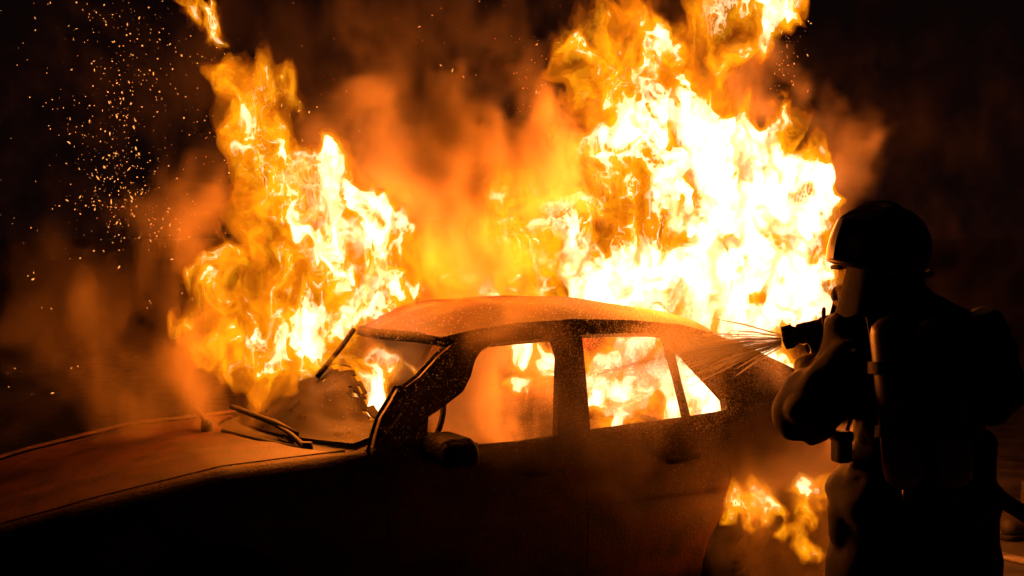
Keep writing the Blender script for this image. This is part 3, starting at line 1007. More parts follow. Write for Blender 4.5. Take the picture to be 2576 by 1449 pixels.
# ------------------------------------------------------------------ smoke lit by the fire
SMOKE = [(1060, 450, 85, 2.6, .15), (1090, 580, 85, 2.8, .15), (1010, 380, 70, 1.6, .2), (1290, 470, 80, 2.2, .2), (1930, 854, 22, .30, -1.8), (1875, 862, 32, .32, -1.45), (1805, 872, 46, .32, -1.15),
         (1000, 400, 90, 2.2, .45), (1100, 430, 110, 3.0, .45), (1200, 400, 100, 2.4, .45), (1060, 520, 90, 3.0, .4), (1150, 560, 115, 3.6, .4), (1250, 570, 105, 2.8, .4), (1080, 680, 90, 2.5, .4), (1330, 520, 85, 2.2, .5), (1390, 400, 85, 2.0, .5), (1330, 350, 85, 1.8, .5), (1335, 240, 60, 1.3, .5),
         (900, 380, 75, .6, .5), (850, 330, 60, .5, .5), (1200, 650, 100, 1.6, .5), (850, 180, 150, .07, .8), (1000, 250, 150, .08, .8), (700, 250, 130, .05, .8), (900, 100, 140, .03, .8), (1500, 100, 110, .10, .7), (1640, 30, 90, .15, .7),
         (300, 760, 75, .30, .2), (250, 880, 85, .34, .2), (350, 900, 95, .40, .2), (430, 950, 95, .6, .1), (200, 980, 75, .30, .2), (300, 1000, 80, .42, .2), (130, 800, 80, .16, .3), (180, 700, 90, .14, .3), (420, 620, 90, .2, .4), (480, 540, 80, .2, .4), (520, 420, 90, .12, .5), (130, 1000, 65, .3, .3),
         (500, 1000, 75, .8, .1), (600, 970, 60, .35, .1), (560, 860, 80, .5, .5), (500, 700, 90, .25, .5),
         (2110, 450, 55, .9, .5), (2090, 560, 55, .8, .5), (2055, 350, 45, .6, .5), (2125, 505, 45, .7, .5), (2100, 640, 40, .6, .5), (1800, 180, 80, .9, .5), (1870, 220, 60, .8, .5), (1600, 150, 80, .4, .5), (1880, 170, 50, .7, .5),
         (1960, 1180, 65, 1.8, -1.0), (2030, 1150, 65, 2.0, -1.0), (1920, 1230, 50, 1.2, -1.0), (1960, 1100, 50, 1.2, -1.0), (1990, 1250, 80, .9, -.9), (2080, 1230, 80, 1.0, -.9), (2060, 1420, 80, .9, -.9), (1900, 1355, 75, 1.6, -.88), (1860, 1405, 65, 1.6, -.88), (1930, 1420, 75, 1.6, -.88), (2000, 1400, 85, 1.3, -.90), (2070, 1350, 70, .9, -1.0), (1900, 1030, 55, .7, -.9), (1960, 1010, 50, .7, -.7), (1870, 1150, 30, .4, -1.0),
         (1200, 1000, 90, 1.6, 0), (1300, 1000, 90, 1.6, 0), (1150, 1060, 70, 1.6, -.1), (1330, 920, 60, 1.1, .1), (1000, 890, 70, 1.0, .1), (1050, 950, 60, 1.2, .1), (950, 980, 60, .8, .1), (1000, 770, 50, .8, .1), (1150, 770, 50, .8, .1), (1300, 775, 50, .6, .1), (900, 800, 50, .8, .2),
         (1450, 960, 110, .20, -.92), (1650, 900, 110, .30, -.92), (1800, 880, 90, .40, -.85), (1300, 850, 80, .18, -.9), (1500, 1120, 110, .30, -.98), (1700, 1080, 100, .30, -.98), (1320, 1150, 80, .2, -1.0), (1880, 860, 50, .4, -.95),
         (150, 250, 260, 0.043, 2.2), (500, 200, 260, 0.051, 2.0), (900, 150, 260, 0.068, 1.6), (1250, 100, 220, 0.060, 1.6), (1700, 100, 250, 0.047, 1.8), (2100, 250, 250, 0.047, 2.0), (2350, 500, 250, 0.047, 2.2), (2450, 750, 230, 0.047, 2.4), (2480, 250, 250, 0.043, 2.4), (150, 700, 230, 0.047, 1.8), (80, 950, 200, 0.047, 1.6), (2450, 980, 200, 0.043, 2.6)]


def smoke_volume():
    h = .036
    C, R, W = [], [], []
    for u, v, r, w, y in SMOKE:
        c, t = at(u, v, y)
        C.append(c)
        R.append(r * t / FPX)
        W.append(w)
    C, R = np.array(C), np.array(R)
    lo, hi = (C - R[:, None] * 1.7).min(0) - .45, (C + R[:, None] * 1.7).max(0) + .2
    lo[2] = -.30
    n = ((((hi - lo) / h).astype(int) + 1 + 7) // 8) * 8
    G, D = warp_field(n, h, 77, .55, .2, .30)
    S = np.zeros(tuple(n), np.float32)
    p = [G[i] + D[i] * .7 for i in range(3)]
    base = np.zeros(tuple(n), np.float32)
    ax = [lo[i] + h * np.arange(n[i]) for i in range(3)]
    for c, r, w in zip(C, R, W):
        i0 = [max(0, int((c[i] - lo[i] - r * 1.9) / h)) for i in range(3)]
        i1 = [min(n[i], int((c[i] - lo[i] + r * 1.9) / h) + 2) for i in range(3)]
        q2 = (((ax[0][i0[0]:i1[0], None, None] - c[0]) / r) ** 2 + ((ax[1][None, i0[1]:i1[1], None] - c[1]) / (r * 1.05 + .04)) ** 2 + ((ax[2][None, None, i0[2]:i1[2]] - c[2]) / r) ** 2)
        v = w * np.clip(1 - q2 / 2.9, 0, 1).astype(np.float32) ** 2
        sl = base[i0[0]:i1[0], i0[1]:i1[1], i0[2]:i1[2]]
        np.maximum(sl, v * 1.0 + sl * .35, out=sl)
    S = tri(base, *p)
    Nn = tri(grf(tuple(n), h, .40, aniso=(1, 1, .8), slope=1.35, seed=79), *p)
    S = S * np.clip(.58 + .52 * Nn, 0.12, 2.2)
    for blobs, y in ((LEFT, .15), (RIGHT, .30), (CABIN, .10)):      # hot gas leaves no smoke where the flames are
        for q in blobs:
            c, t = at(q[0], q[1], y)
            r = q[2] * t / FPX * 1.05
            ext = (r * 1.5, (r * .5 + .14) * 1.5, r * 1.5)
            i0 = [max(0, int((c[i] - lo[i] - ext[i]) / h)) for i in range(3)]
            i1 = [max(i0[i], min(n[i], int((c[i] - lo[i] + ext[i]) / h) + 2)) for i in range(3)]
            d2 = ((ax[0][i0[0]:i1[0], None, None] - c[0]) / r) ** 2 + ((ax[1][None, i0[1]:i1[1], None] - c[1]) / (r * .5 + .14)) ** 2 + ((ax[2][None, None, i0[2]:i1[2]] - c[2]) / r) ** 2
            k = np.clip((d2 - .45) / 1.6, 0, 1).astype(np.float32)
            S[i0[0]:i1[0], i0[1]:i1[1], i0[2]:i1[2]] *= k * k * (3 - 2 * k)
    edge = np.minimum.reduce([np.minimum(G[i], n[i] - 1 - G[i]) for i in range(3)])
    S = np.clip(S - .022, 0, None) * np.clip(edge / 12, 0, 1)
    me = bpy.data.meshes.new('smoke')
    me.vertices.add(S.size)
    a = me.attributes.new('soot', 'FLOAT', 'POINT')
    a.data.foreach_set('value', np.ascontiguousarray(S).ravel())
    o = bpy.data.objects.new('smoke', me)
    COL.objects.link(o)
    o.location, o.rotation_euler = CAR_LOC, (0, 0, CAR_ROT)

    def vb(nt, out):
        L = nt.links.new
        v = N(nt, 'ShaderNodeVolumePrincipled', Anisotropy=0.25)
        v.inputs['Color'].default_value = (.80, .68, .52, 1)
        at_ = N(nt, 'ShaderNodeAttribute', _attribute_name='density')
        m = N(nt, 'ShaderNodeMath', _operation='MULTIPLY')
        m.inputs[1].default_value = 6.0
        L(at_.outputs['Fac'], m.inputs[0])
        L(m.outputs[0], v.inputs['Density'])
        v.inputs['Density Attribute'].default_value = ''
        L(v.outputs[0], out.inputs['Volume'])
    sm = mat('smoke', vb)
    me.materials.append(sm)
    ng = bpy.data.node_groups.new('smoke_cloud', 'GeometryNodeTree')
    ng.interface.new_socket('Geometry', in_out='INPUT', socket_type='NodeSocketGeometry')
    ng.interface.new_socket('Geometry', in_out='OUTPUT', socket_type='NodeSocketGeometry')
    nd, L = ng.nodes, ng.links.new
    gi, go = nd.new('NodeGroupInput'), nd.new('NodeGroupOutput')
    vc = nd.new('GeometryNodeVolumeCube')
    up = [lo[i] + h * (n[i] - 1) for i in range(3)]
    vc.inputs['Min'].default_value = tuple(map(float, lo))
    vc.inputs['Max'].default_value = tuple(map(float, up))
    for k, ax_ in enumerate('XYZ'):
        vc.inputs['Resolution ' + ax_].default_value = int(n[k])
    ps = nd.new('GeometryNodeInputPosition')
    sub = nd.new('ShaderNodeVectorMath')
    sub.operation = 'SUBTRACT'
    sub.inputs[1].default_value = tuple(map(float, lo))
    dv = nd.new('ShaderNodeVectorMath')
    dv.operation = 'SCALE'
    dv.inputs['Scale'].default_value = 1 / h
    sp = nd.new('ShaderNodeSeparateXYZ')
    L(ps.outputs[0], sub.inputs[0])
    L(sub.outputs[0], dv.inputs[0])
    L(dv.outputs[0], sp.inputs[0])

    def rnd(sock, top):
        r = nd.new('ShaderNodeMath')
        r.operation = 'ROUND'
        L(sock, r.inputs[0])
        c = nd.new('ShaderNodeClamp')
        c.inputs['Min'].default_value = 0
        c.inputs['Max'].default_value = top
        L(r.outputs[0], c.inputs[0])
        fi = nd.new('FunctionNodeFloatToInt')
        L(c.outputs[0], fi.inputs[0])
        return fi.outputs[0]

    def im(op, a, b):
        m = nd.new('FunctionNodeIntegerMath')
        m.operation = op
        for k, q in enumerate((a, b)):
            if isinstance(q, int):
                m.inputs[k].default_value = q
            else:
                L(q, m.inputs[k])
        return m.outputs[0]
    X, Y, Z = [rnd(sp.outputs[k], int(n[k]) - 1) for k in range(3)]
    ix = im('ADD', im('MULTIPLY', im('ADD', im('MULTIPLY', X, int(n[1])), Y), int(n[2])), Z)
    na = nd.new('GeometryNodeInputNamedAttribute')
    na.data_type = 'FLOAT'
    na.inputs['Name'].default_value = 'soot'
    si = nd.new('GeometryNodeSampleIndex')
    si.data_type = 'FLOAT'
    si.domain = 'POINT'
    L(gi.outputs[0], si.inputs['Geometry'])
    L(na.outputs[0], si.inputs['Value'])
    L(ix, si.inputs['Index'])
    L(si.outputs[0], vc.inputs['Density'])
    ms = nd.new('GeometryNodeSetMaterial')
    ms.inputs['Material'].default_value = sm
    L(vc.outputs[0], ms.inputs['Geometry'])
    L(ms.outputs[0], go.inputs[0])
    md = o.modifiers.new('cloud', 'NODES')
    md.node_group = ng
    tag(o, 'brown and orange smoke drifting round the burning car', 'smoke', kind='stuff')
    print('SMOKE', n, round(n.prod() / 1e6, 2), round(time.time() - T0, 1))


smoke_volume()


# ------------------------------------------------------------------ small bits: drops and embers
def octahedra(name, P, R, Dn, stretch, m):
    """one mesh of tiny stretched octahedra"""
    n = len(P)
    Dn = Dn / (np.linalg.norm(Dn, axis=1, keepdims=True) + 1e-9)
    ref = np.tile(np.array([0.3, 0.2, 1.0]), (n, 1))
    A = np.cross(Dn, ref)
    A /= np.linalg.norm(A, axis=1, keepdims=True) + 1e-9
    B = np.cross(Dn, A)
    R = R[:, None] * 1.25
    S = stretch[:, None] * .8
    c3 = math.sqrt(3) / 2
    V = np.stack([P + Dn * R * S, P - Dn * R * S, P + A * R, P + (-.5 * A + c3 * B) * R, P + (-.5 * A - c3 * B) * R], 1).reshape(-1, 3)
    T = np.array([(0, 2, 3), (0, 3, 4), (0, 4, 2), (1, 3, 2), (1, 4, 3), (1, 2, 4)])
    Fc = (T[None] + 5 * np.arange(n)[:, None, None]).reshape(-1, 3)
    me = bpy.data.meshes.new(name)
    me.vertices.add(len(V))
    me.vertices.foreach_set('co', V.astype(np.float32).ravel())
    me.loops.add(Fc.size)
    me.loops.foreach_set('vertex_index', Fc.astype(np.int32).ravel())
    me.polygons.add(len(Fc))
    me.polygons.foreach_set('loop_start', np.arange(0, Fc.size, 3, dtype=np.int32))
    me.update()
    return link(name, me, m)


rng = np.random.default_rng(21)


def scatter(n, cu, cv, su, sv, d0, d1):
    u = rng.normal(cu, su, n)
    v = rng.normal(cv, sv, n) if sv > 0 else rng.uniform(cv, -sv, n)
    d = rng.uniform(d0, d1, n)
    return [np.array(spot(a, b, c)) for a, b, c in zip(u, v, d)]


E_P = []
for k in range(26):      # clumps along the rising stream on the left
    E_P += scatter(int(rng.integers(8, 26)), rng.normal(285, 55), rng.uniform(-10, 620), 34, 40, 5.8, 7.4)
E_P += scatter(330, 330, -30, 150, -660, 5.6, 8.0)
E_P += scatter(60, 60, 400, 90, -1000, 5.6, 8.0)
E_P += scatter(70, 560, 20, 120, -420, 6.0, 8.0)
E_P += scatter(90, 1000, 0, 240, -430, 6.2, 8.0)
E_P += scatter(60, 1330, 60, 60, -300, 6.2, 8.0)
E_P += scatter(85, 1975, 20, 32, -230, 6.6, 8.2)
E_P += scatter(20, 420, 840, 60, 60, 6.2, 7.5)
E_P = np.array(E_P)
n = len(E_P)
Dn = rng.normal(0, 1, (n, 3)) + np.array([-.2, 0, 1.2])
st = np.where(rng.random(n) < .28, rng.uniform(1.8, 4.5, n), 1.15)
em = octahedra('embers', E_P, (.0008 + .0030 * rng.random(n) ** 2.2), Dn, st, M_EMBER)
tag(em, 'swarm of tiny glowing embers rising in the dark at upper left', 'embers', kind='stuff')

# ------------------------------------------------------------------ the firefighter
D0 = 4.35


def S3(u, v, d=D0):
    return tuple(spot(u, v, d))


base = spot(2300, 1449, D0)
man = empty('person', (base.x, base.y, 0), 0, 'firefighter in dark bulky gear and helmet, back to us, aiming a hose at the car', 'person')


def rel(p):
    return (p[0] - base.x, p[1] - base.y, p[2])


def Q(u, v, d=D0):
    return rel(S3(u, v, d))


hipL, hipR = Q(2215, 1270), Q(2375, 1270, 4.33)
kneeL, kneeR = Q(2165, 1560, 4.42), Q(2430, 1565, 4.28)
footL = (kneeL[0] - .03, kneeL[1] + .02, .09)
footR = (kneeR[0] + .04, kneeR[1] - .05, .09)
chest, waist, neck = Q(2300, 960), Q(2290, 1190), Q(2285, 815, 4.36)
shL, shR = Q(2166, 895, 4.42), Q(2455, 868, 4.30)
elL, elR = Q(2034, 1040, 4.30), Q(2497, 985, 4.20)
wrL, wrR = Q(2058, 930, 4.52), Q(2300, 960, 4.62)
headc = Q(2214, 655, 4.37)
tow = (-.03, .05, 0)
limb = lambda a, b, ra, rb, *q: (a, b, ra, rb, *q)
body = [limb(waist, chest, .150, .165, .8), limb(chest, neck, .150, .085, .85), limb(shL, shR, .080, .080), limb(neck, (headc[0], headc[1], headc[2] - .05), .065, .062), limb((headc[0], headc[1], headc[2] - .04), (headc[0], headc[1], headc[2] + .03), .088, .095),
        limb(shL, elL, .075, .058), limb(elL, wrL, .056, .040), limb(shR, elR, .075, .058), limb(elR, wrR, .056, .040),
        limb(waist, hipL, .14, .125, .9), limb(waist, hipR, .14, .125, .9), limb(hipL, kneeL, .118, .078), limb(hipR, kneeR, .118, .078), limb(kneeL, footL, .074, .05), limb(kneeR, footR, .074, .05)]
for ft in (footL, footR):
    body.append(limb((ft[0], ft[1], .06), (ft[0] - .10, ft[1] + .14, .045), .055, .045))
cone_body('body', body, .016, .018, M_COAT, man)
coat = [limb((waist[0], waist[1], waist[2] - .02), chest, .178, .190, .85), limb(chest, neck, .180, .098, .9), limb(shL, shR, .104, .104), limb(shL, elL, .098, .080), limb(elL, wrL, .084, .062), limb(shR, elR, .098, .080), limb(elR, wrR, .084, .062),
        limb(neck, (neck[0] + .0, neck[1] + .0, neck[2] + .055), .088, .092)]
zc = waist[2] - .015
cone_body('coat', coat, .011, .020, M_COAT, man, fold=.011, seed=4, fold_scale=.27, cut=lambda X, Y, Z: Z - zc + .03 * np.sin(6 * X))
trou = [limb((waist[0], waist[1], waist[2] + .03), waist, .145, .165, .85), limb(waist, hipL, .165, .158, .92), limb(waist, hipR, .165, .158, .92), limb(hipL, kneeL, .155, .118), limb(hipR, kneeR, .155, .118), limb(kneeL, (footL[0], footL[1], .16), .116, .095), limb(kneeR, (footR[0], footR[1], .16), .116, .095)]
cone_body('trousers', trou, .013, .022, M_COAT, man, fold=.012, seed=6, fold_scale=.32, cut=lambda X, Y, Z: Z - .13)
for ft in (footL, footR):
    bt = cone_body('boot', [limb((ft[0], ft[1], .30), (ft[0], ft[1], .08), .082, .070), limb((ft[0], ft[1], .072), (ft[0] - .115, ft[1] + .16, .055), .068, .056)], .010, .012, M_PLASTIC, man, cut=lambda X, Y, Z: Z - .004)
    box('boot_sole', (ft[0] - .06, ft[1] - .06, .0), (ft[0] + .06, ft[1] + .06, .03), M_RUBBER, bt, .01)
for kn, ft in ((kneeL, footL), (kneeR, footR)):
    z = .42
    t = (kn[2] - z) / (kn[2] - ft[2])
    c = (kn[0] + (ft[0] - kn[0]) * t, kn[1] + (ft[1] - kn[1]) * t, z)
    lathe('reflective_band', [(.113, -.03), (.119, -.028), (.119, .028), (.113, .03)], M_LAMP, man, 28, 'Z', c)


# gloves: palm and five bent fingers
def glove(wrist, palm, fdir, curl, thumb, fl=.075):
    """wrist, palm end, finger direction, curl direction, thumb direction"""
    w, p = np.array(wrist), np.array(palm)
    fd, cu, th = [np.array(q, float) / np.linalg.norm(q) for q in (fdir, curl, thumb)]
    pr = [limb(w, w + (p - w) * .25, .046, .044), limb(w + (p - w) * .2, p - th * .022, .036, .030), limb(w + (p - w) * .2, p + th * .022, .036, .030)]
    for k, ln in zip((-1.5, -.5, .5, 1.5), (.78, .95, 1.0, .9)):
        a = p + th * k * .021
        b = a + (fd * .9 + cu * .4) * fl * .45 * ln
        c = b + (fd * .15 + cu) * fl * .40 * ln
        d = c + (cu * .6 - fd * .8) * fl * .30 * ln
        pr += [limb(a, b, .0135, .0125), limb(b, c, .0125, .0115), limb(c, d, .0115, .0105)]
    a = w + (p - w) * .35 + th * .035
    b = a + (th * .75 + fd * .5) * .038
    c = b + (fd * .6 + cu * .75) * .036
    pr += [limb(a, b, .017, .0145), limb(b, c, .0145, .0125)]
    return cone_body('glove', [tuple(map(lambda z: tuple(z) if hasattr(z, '__len__') else z, q)) for q in pr], .005, .006, M_GLOVE, man)


tip, back = spot(1968, 852, 4.62), spot(2118, 815, 4.58)
ax = (back - tip).normalized()
gripc = tip + ax * .105 + Vector((0, 0, -.075))
gl = rel(gripc)
glove(wrL, (gl[0] + .03, gl[1] - .015, gl[2] + .01), (-.6, .75, .25), (.6, .7, .05), (-.1, .1, .95))
wr2 = rel(tip + ax * .31 + Vector((0, .03, -.10)))
glove(wrR, (wr2[0] + .05, wr2[1] + .02, wr2[2] - .02), (-.9, .2, .3), (-.1, -.3, .9), (-.5, -.8, .2))

# helmet, turned to the left
fw = Vector((-.68, .73, 0)).normalized()
sdv = Vector((-fw.y, fw.x, 0))
hc = Vector(Q(2208, 622, 4.37))
hel = empty('helmet', tuple(hc))
hel.parent = man
V3 = lambda f, s, z: tuple(fw * f + sdv * s + Vector((0, 0, z)))
cone_body('helmet_shell', [limb(V3(.035, 0, 0), V3(-.045, 0, .004), .122, .124), limb(V3(0, 0, -.03), V3(-.02, 0, -.05), .124, .126)], .008, .012, M_HELMET, hel,
          cut=lambda X, Y, Z: Z + .062 - .10 * (X * fw.x + Y * fw.y))
ringp = []
for a_ in np.linspace(0, 2 * math.pi, 49):
    f_, s_ = math.cos(a_), math.sin(a_)
    ringp.append(V3(-.006 + f_ * .162, s_ * .136, -.052 + .020 * f_ - .012 * max(0, -f_)))
tube('helmet_brim', ringp, .011, M_HELMET, hel, 8, False)
tube('helmet_comb', smooth_path([V3(.155, 0, .01), V3(.12, 0, .085), V3(.04, 0, .132), V3(-.06, 0, .130), V3(-.14, 0, .06)], 6), .009, M_HELMET, hel, 8)
for q in (-.05, .05):
    tube('helmet_rib', smooth_path([V3(.135, q, .03), V3(.10, q * 1.1, .088), V3(.03, q * 1.15, .118), V3(-.06, q * 1.15, .115), V3(-.13, q, .05)], 6), .006, M_HELMET, hel, 6)
# visor tilted up on the helmet's brow
P = np.array([[V3((.168 - .040 * b_ ** 1.6) * math.cos(a_) - .005, (.150 - .030 * b_ ** 1.6) * math.sin(a_), -.035 + .125 * b_) for b_ in np.linspace(0, 1, 5)] for a_ in np.linspace(-1.1, 1.1, 22)])
grid('visor', P, M_HELMET, hel, thick=.004)
P = np.array([[V3(-.02 + math.cos(a_) * (.112 + .035 * b_), math.sin(a_) * (.105 + .045 * b_), -.05 - .16 * b_) for b_ in np.linspace(0, 1, 8)] for a_ in np.linspace(.85, 2 * math.pi - .85, 36)])
P[..., 2] += .006 * np.sin(np.arange(36) * 1.3)[:, None] * np.linspace(0, 1, 8)[None]
grid('neck_curtain', P, M_COAT, hel, thick=.006)
mk = empty('face_mask', tuple(hc))
mk.parent = man
P = np.array([[V3(.060 + .085 * math.cos(a_) * (1 - .25 * b_ * b_), .082 * math.sin(a_) * (1 - .2 * b_ * b_), -.062 - .115 * b_) for b_ in np.linspace(0, 1, 10)] for a_ in np.linspace(-1.45, 1.45, 26)])
grid('mask_lens', P, M_VISOR, mk, thick=.004)
tube('mask_frame', [V3(.064 + .087 * math.cos(a_), .084 * math.sin(a_), -.064) for a_ in np.linspace(-1.45, 1.45, 20)], .007, M_PLASTIC, mk, 6)
tube('mask_frame', [V3(.064 + .068 * math.cos(a_), .070 * math.sin(a_), -.178) for a_ in np.linspace(-1.45, 1.45, 20)], .012, M_PLASTIC, mk, 6)
tube('demand_valve', [V3(.115, 0, -.15), V3(.145, 0, -.155), V3(.158, 0, -.158)], [.03, .030, .022], M_PLASTIC, mk, 14)
tube('air_hose', smooth_path([V3(.145, .01, -.17), V3(.14, .04, -.24), V3(.08, .09, -.31), V3(-.02, .13, -.32)], 6), .009, M_PLASTIC, mk, 8)
tube('mask_strap', [V3(.08, -.083, -.10), V3(.02, -.112, -.09), V3(-.05, -.115, -.08)], .008, M_STRAP, mk, 6)

# twin-bottle breathing set on the back
pk = spot(2320, 1010, 4.12)
ba = empty('breathing_apparatus', (pk.x, pk.y, pk.z), 0, 'twin air bottles in a harness on the firefighter’s back', 'air tank')
for u0, u1 in ((2243, 2277), (2360, 2392)):
    a_, b_ = spot(u0, 838, 4.12) - pk, spot(u1, 1180, 4.10) - pk
    d_ = (b_ - a_)
    r_ = .064
    cy_ = tube('air_bottle', [a_ - d_.normalized() * .050, a_ - d_.normalized() * .043, a_ - d_.normalized() * .025, a_, a_ + d_ * .5, b_, b_ + d_.normalized() * .03, b_ + d_.normalized() * .052, b_ + d_.normalized() * .06],
                [.012, .035, .056, r_, r_, r_, .058, .034, .012], M_CYL, ba, 32)
    tube('bottle_valve', [b_ + d_.normalized() * .055, b_ + d_.normalized() * .095], [.016, .018], M_BRASS, cy_, 12)
for v in (925, 1085):
    p_ = [spot(2176 + (v - 840) * .11, v, 4.16) - pk, spot(2200 + (v - 840) * .11, v, 4.055) - pk, spot(2320, v, 4.03) - pk, spot(2420 + (v - 840) * .11, v, 4.055) - pk, spot(2450 + (v - 840) * .11, v, 4.16) - pk]
    P = np.array([[tuple(Vector(q) + Vector((0, 0, dz))) for dz in (-.018, .018)] for q in smooth_path(p_, 6)])
    grid('bottle_strap', P, M_STRAP, ba, thick=.006)
P = np.array([[tuple(spot(2215 + 210 * a_ + 38 * b_, 850 + 340 * b_, 4.205 - .012 * math.sin(math.pi * a_)) - pk) for b_ in np.linspace(0, 1, 10)] for a_ in np.linspace(0, 1, 8)])
grid('back_plate', P, M_PLASTIC, ba, thick=.02)
for u in (2200, 2400):
    P = np.array([[tuple(Vector(q) + Vector((dx, 0, 0))) for dx in (-.022, .022)] for q in smooth_path([spot(u + 10, 880, 4.20) - pk, spot(u, 815, 4.235) - pk, spot(u - 6, 795, 4.33) - pk, spot(u - 10, 830, 4.50) - pk, spot(u - 10, 900, 4.56) - pk], 6)])
    grid('shoulder_strap', P, M_STRAP, ba, thick=.008)

# things hanging from the belt
pc = spot(2117, 1125, 4.33)
o = empty('belt_pouch', tuple(pc), 0.3, 'small black pouch hanging at the firefighter’s left hip', 'pouch')
bx_ = box('pouch_case', (-.026, -.03, -.048), (.026, .03, .048), M_STRAP, o, .012)
box('pouch_flap', (-.028, -.032, .018), (.028, .032, .052), M_PLASTIC, o, .008)
tube('pouch_clip', [(0.02, 0, .05), (.03, .0, .085), (.045, .0, .10)], .006, M_STEEL, o, 6)
pc = spot(2442, 1180, 4.30)
o = empty('equipment_bag', tuple(pc), -.2, 'rounded black bag hanging at the firefighter’s right hip', 'bag')
cone_body('bag_body', [limb((-.005, 0, .075), (.0, 0, -.06), .052, .064), limb((.03, 0, .07), (.02, 0, -.05), .045, .05)], .007, .012, M_STRAP, o, fold=.002, fold_scale=.3)
tube('bag_strap', [(-.05, .0, .10), (-.09, .06, .17)], .012, M_STRAP, o, 6)

# nozzle in his hands and the hose behind it
nz = empty('fire_nozzle', tuple(tip), 0, 'dark metal fire nozzle held up beside the firefighter’s face', 'nozzle')
nz.rotation_mode = 'QUATERNION'
nz.rotation_quaternion = ax.to_track_quat('X', 'Z')
lathe('nozzle_tip', [(.010, .004), (.022, .0), (.031, .002), (.035, .012), (.035, .040), (.030, .046), (.029, .05)], M_BRASS, nz, 28, 'X')
for k in range(12):
    w = 2 * math.pi * k / 12
    tube('tip_tooth', [(.004, math.cos(w) * .0345, math.sin(w) * .0345), (.038, math.cos(w) * .0355, math.sin(w) * .0355)], .0042, M_RUBBER, nz, 5)
lathe('nozzle_barrel', [(.029, .05), (.036, .058), (.036, .085), (.034, .09), (.036, .13), (.040, .135), (.040, .175), (.037, .182), (.036, .22)], M_BRASS, nz, 28, 'X')
tube('pistol_grip', [(.105, 0, -.03), (.115, 0, -.08), (.122, 0, -.13)], [.018, .016, .017], M_PLASTIC, nz, 10)
tube('bale_handle', smooth_path([(.14, .04, 0), (.15, .042, .045), (.155, 0, .062), (.15, -.042, .045), (.14, -.04, 0)], 5), .007, M_PLASTIC, nz, 8)
lathe('coupling', [(.036, .22), (.044, .223), (.044, .255), (.034, .26)], M_STEEL, nz, 24, 'X')
hb = tip + ax * .25
hs = [tuple(hb), tuple(spot(2260, 845, 4.62)), tuple(spot(2395, 960, 4.66)), tuple(spot(2460, 1110, 4.58)), tuple(spot(2492, 1225, 4.45)), tuple(spot(2580, 1295, 4.42)), tuple(spot(2760, 1400, 4.5))]
e_ = spot(2760, 1400, 4.5)
hs += [(e_.x + .5, e_.y + .3, .35), (e_.x + 1.1, e_.y + .2, .05), (e_.x + 2.2, e_.y - .4, .03), (e_.x + 3.6, e_.y - .2, .03)]
ho = tube('fire_hose', smooth_path(hs, 8), .027, M_HOSE, None, 12)
tag(ho, 'dark fire hose curving from the nozzle past the firefighter’s right hip', 'hose')

# a boot by the right edge
bp_ = spot(2572, 1330, 8.2)
bo = empty('boot', (bp_.x, bp_.y, 0), .35, 'dark boot standing on the asphalt at the right edge', 'boot')
cone_body('boot_upper', [limb((-.09, 0, .075), (.05, 0, .085), .058, .066), limb((.07, 0, .10), (.085, 0, .32), .068, .075)], .010, .015, M_PLASTIC, bo, cut=lambda X, Y, Z: np.minimum(Z - .028, .34 - Z))
cone_body('sole', [limb((-.095, 0, .03), (.10, 0, .03), .062, .058)], .010, .012, M_RUBBER, bo, cut=lambda X, Y, Z: np.minimum(Z - .001, .034 - Z))

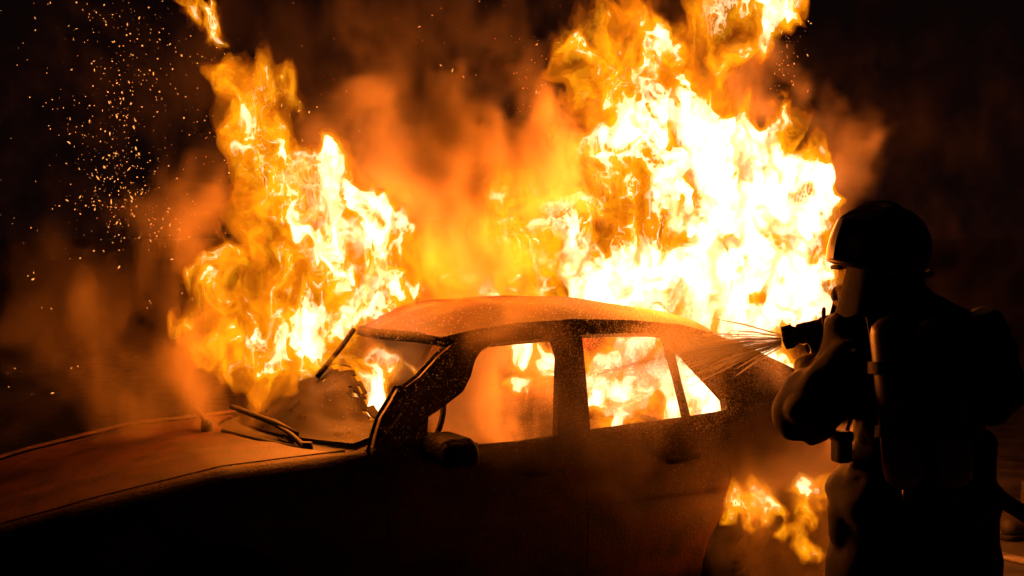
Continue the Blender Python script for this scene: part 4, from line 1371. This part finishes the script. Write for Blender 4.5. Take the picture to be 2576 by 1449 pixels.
# ------------------------------------------------------------------ the water
ws = empty('water_jet', tuple(tip), 0, 'fine jets of water fanning out of the fire nozzle towards the car roof', 'water jet')
target = Vector(car_world(2.25, -.62, 1.33))
wd = (target - tip).normalized()
wu = Vector((0, 0, 1))
wsd = wd.cross(wu).normalized()
for vy, vs_, ln in ((.12, 0, .62), (.06, .08, .55), (.0, -.06, .50), (-.06, .05, .50), (-.12, -.03, .46), (-.19, .03, .42), (-.25, 0, .40)):
    d_ = (wd + wu * vy + wsd * vs_).normalized()
    s_ = d_ * .01 + wu * vy * .10
    tube('jet', [tuple(s_), tuple(s_ + d_ * ln * .5), tuple(s_ + d_ * ln - Vector((0, 0, .01)))], [.0028, .0042, .0012], M_WATER, ws, 6)
for k in range(22):
    ra_, rb_ = rng.normal(0, .055), rng.normal(-.06, .085)
    d_ = (wd + wu * rb_ + wsd * ra_).normalized()
    s_ = d_ * .01 + wu * rb_ * .10
    ln = rng.uniform(.45, .95)
    q_ = [s_ + d_ * ln * t_ + Vector((0, 0, -.02 * t_ * t_ + rng.normal(0, .003))) for t_ in (0, .35, .7, 1)]
    tube('jet', [tuple(v_) for v_ in q_], [.0022, rng.uniform(.002, .004), rng.uniform(.0015, .0035), .0008], M_WATER, ws, 5)
n = 48000
t = rng.uniform(.06, 1.0, n) ** .75 * 2.1
rad = np.abs(rng.normal(0, 1, n)) * .085 * t
ang = rng.uniform(0, 2 * math.pi, n)
wd_, wu_, ws_ = map(np.array, (wd, wu, wsd))
up_ = np.cross(np.array(wsd), np.array(wd))
Pd = np.array(tip) + wd_ * t[:, None] + up_ * (np.sin(ang) * rad - .04 * t)[:, None] + ws_ * (np.cos(ang) * rad * .8)[:, None]
Pd[:, 2] -= .02 * t ** 2
dr = Pd - np.array(tip)
st = rng.uniform(1.5, 5.0, n)
rr = rng.uniform(.0006, .0014, n)
# rebound along the near side of the car
m_ = 42000
x = 3.05 - np.abs(rng.normal(0, .85, m_))
zz = 1.32 - np.abs(rng.normal(0, .26, m_)) + rng.normal(0, .06, m_)
top = rng.random(m_) < .25
zz[top] = 1.40 + rng.normal(0, .06, top.sum())
yy = -(.80 - np.clip(zz - .96, 0, 1) * .43) - np.abs(rng.normal(0, .10, m_)) - .015
yy[top] += rng.uniform(0, .45, top.sum())
keep = (x > .75) & (zz > .55)
x, yy, zz = x[keep], yy[keep], zz[keep]
W2 = np.array([TX, TY])[None] + x[:, None] * XD + yy[:, None] * YD
P2 = np.c_[W2, zz]
d2 = rng.normal(0, .5, (len(x), 3)) + np.array([-.7, .1, -.25])
PA, DA = np.r_[Pd, P2], np.r_[dr, d2]
RA = np.r_[rr, rng.uniform(.0005, .0011, len(x))]
SA = np.r_[st, rng.uniform(1.2, 3.0, len(x))]
dp = octahedra('spray_droplets', PA, RA, DA, SA, M_WATER)
tag(dp, 'fine water droplets spraying on to the side and roof of the car', 'spray', kind='stuff')
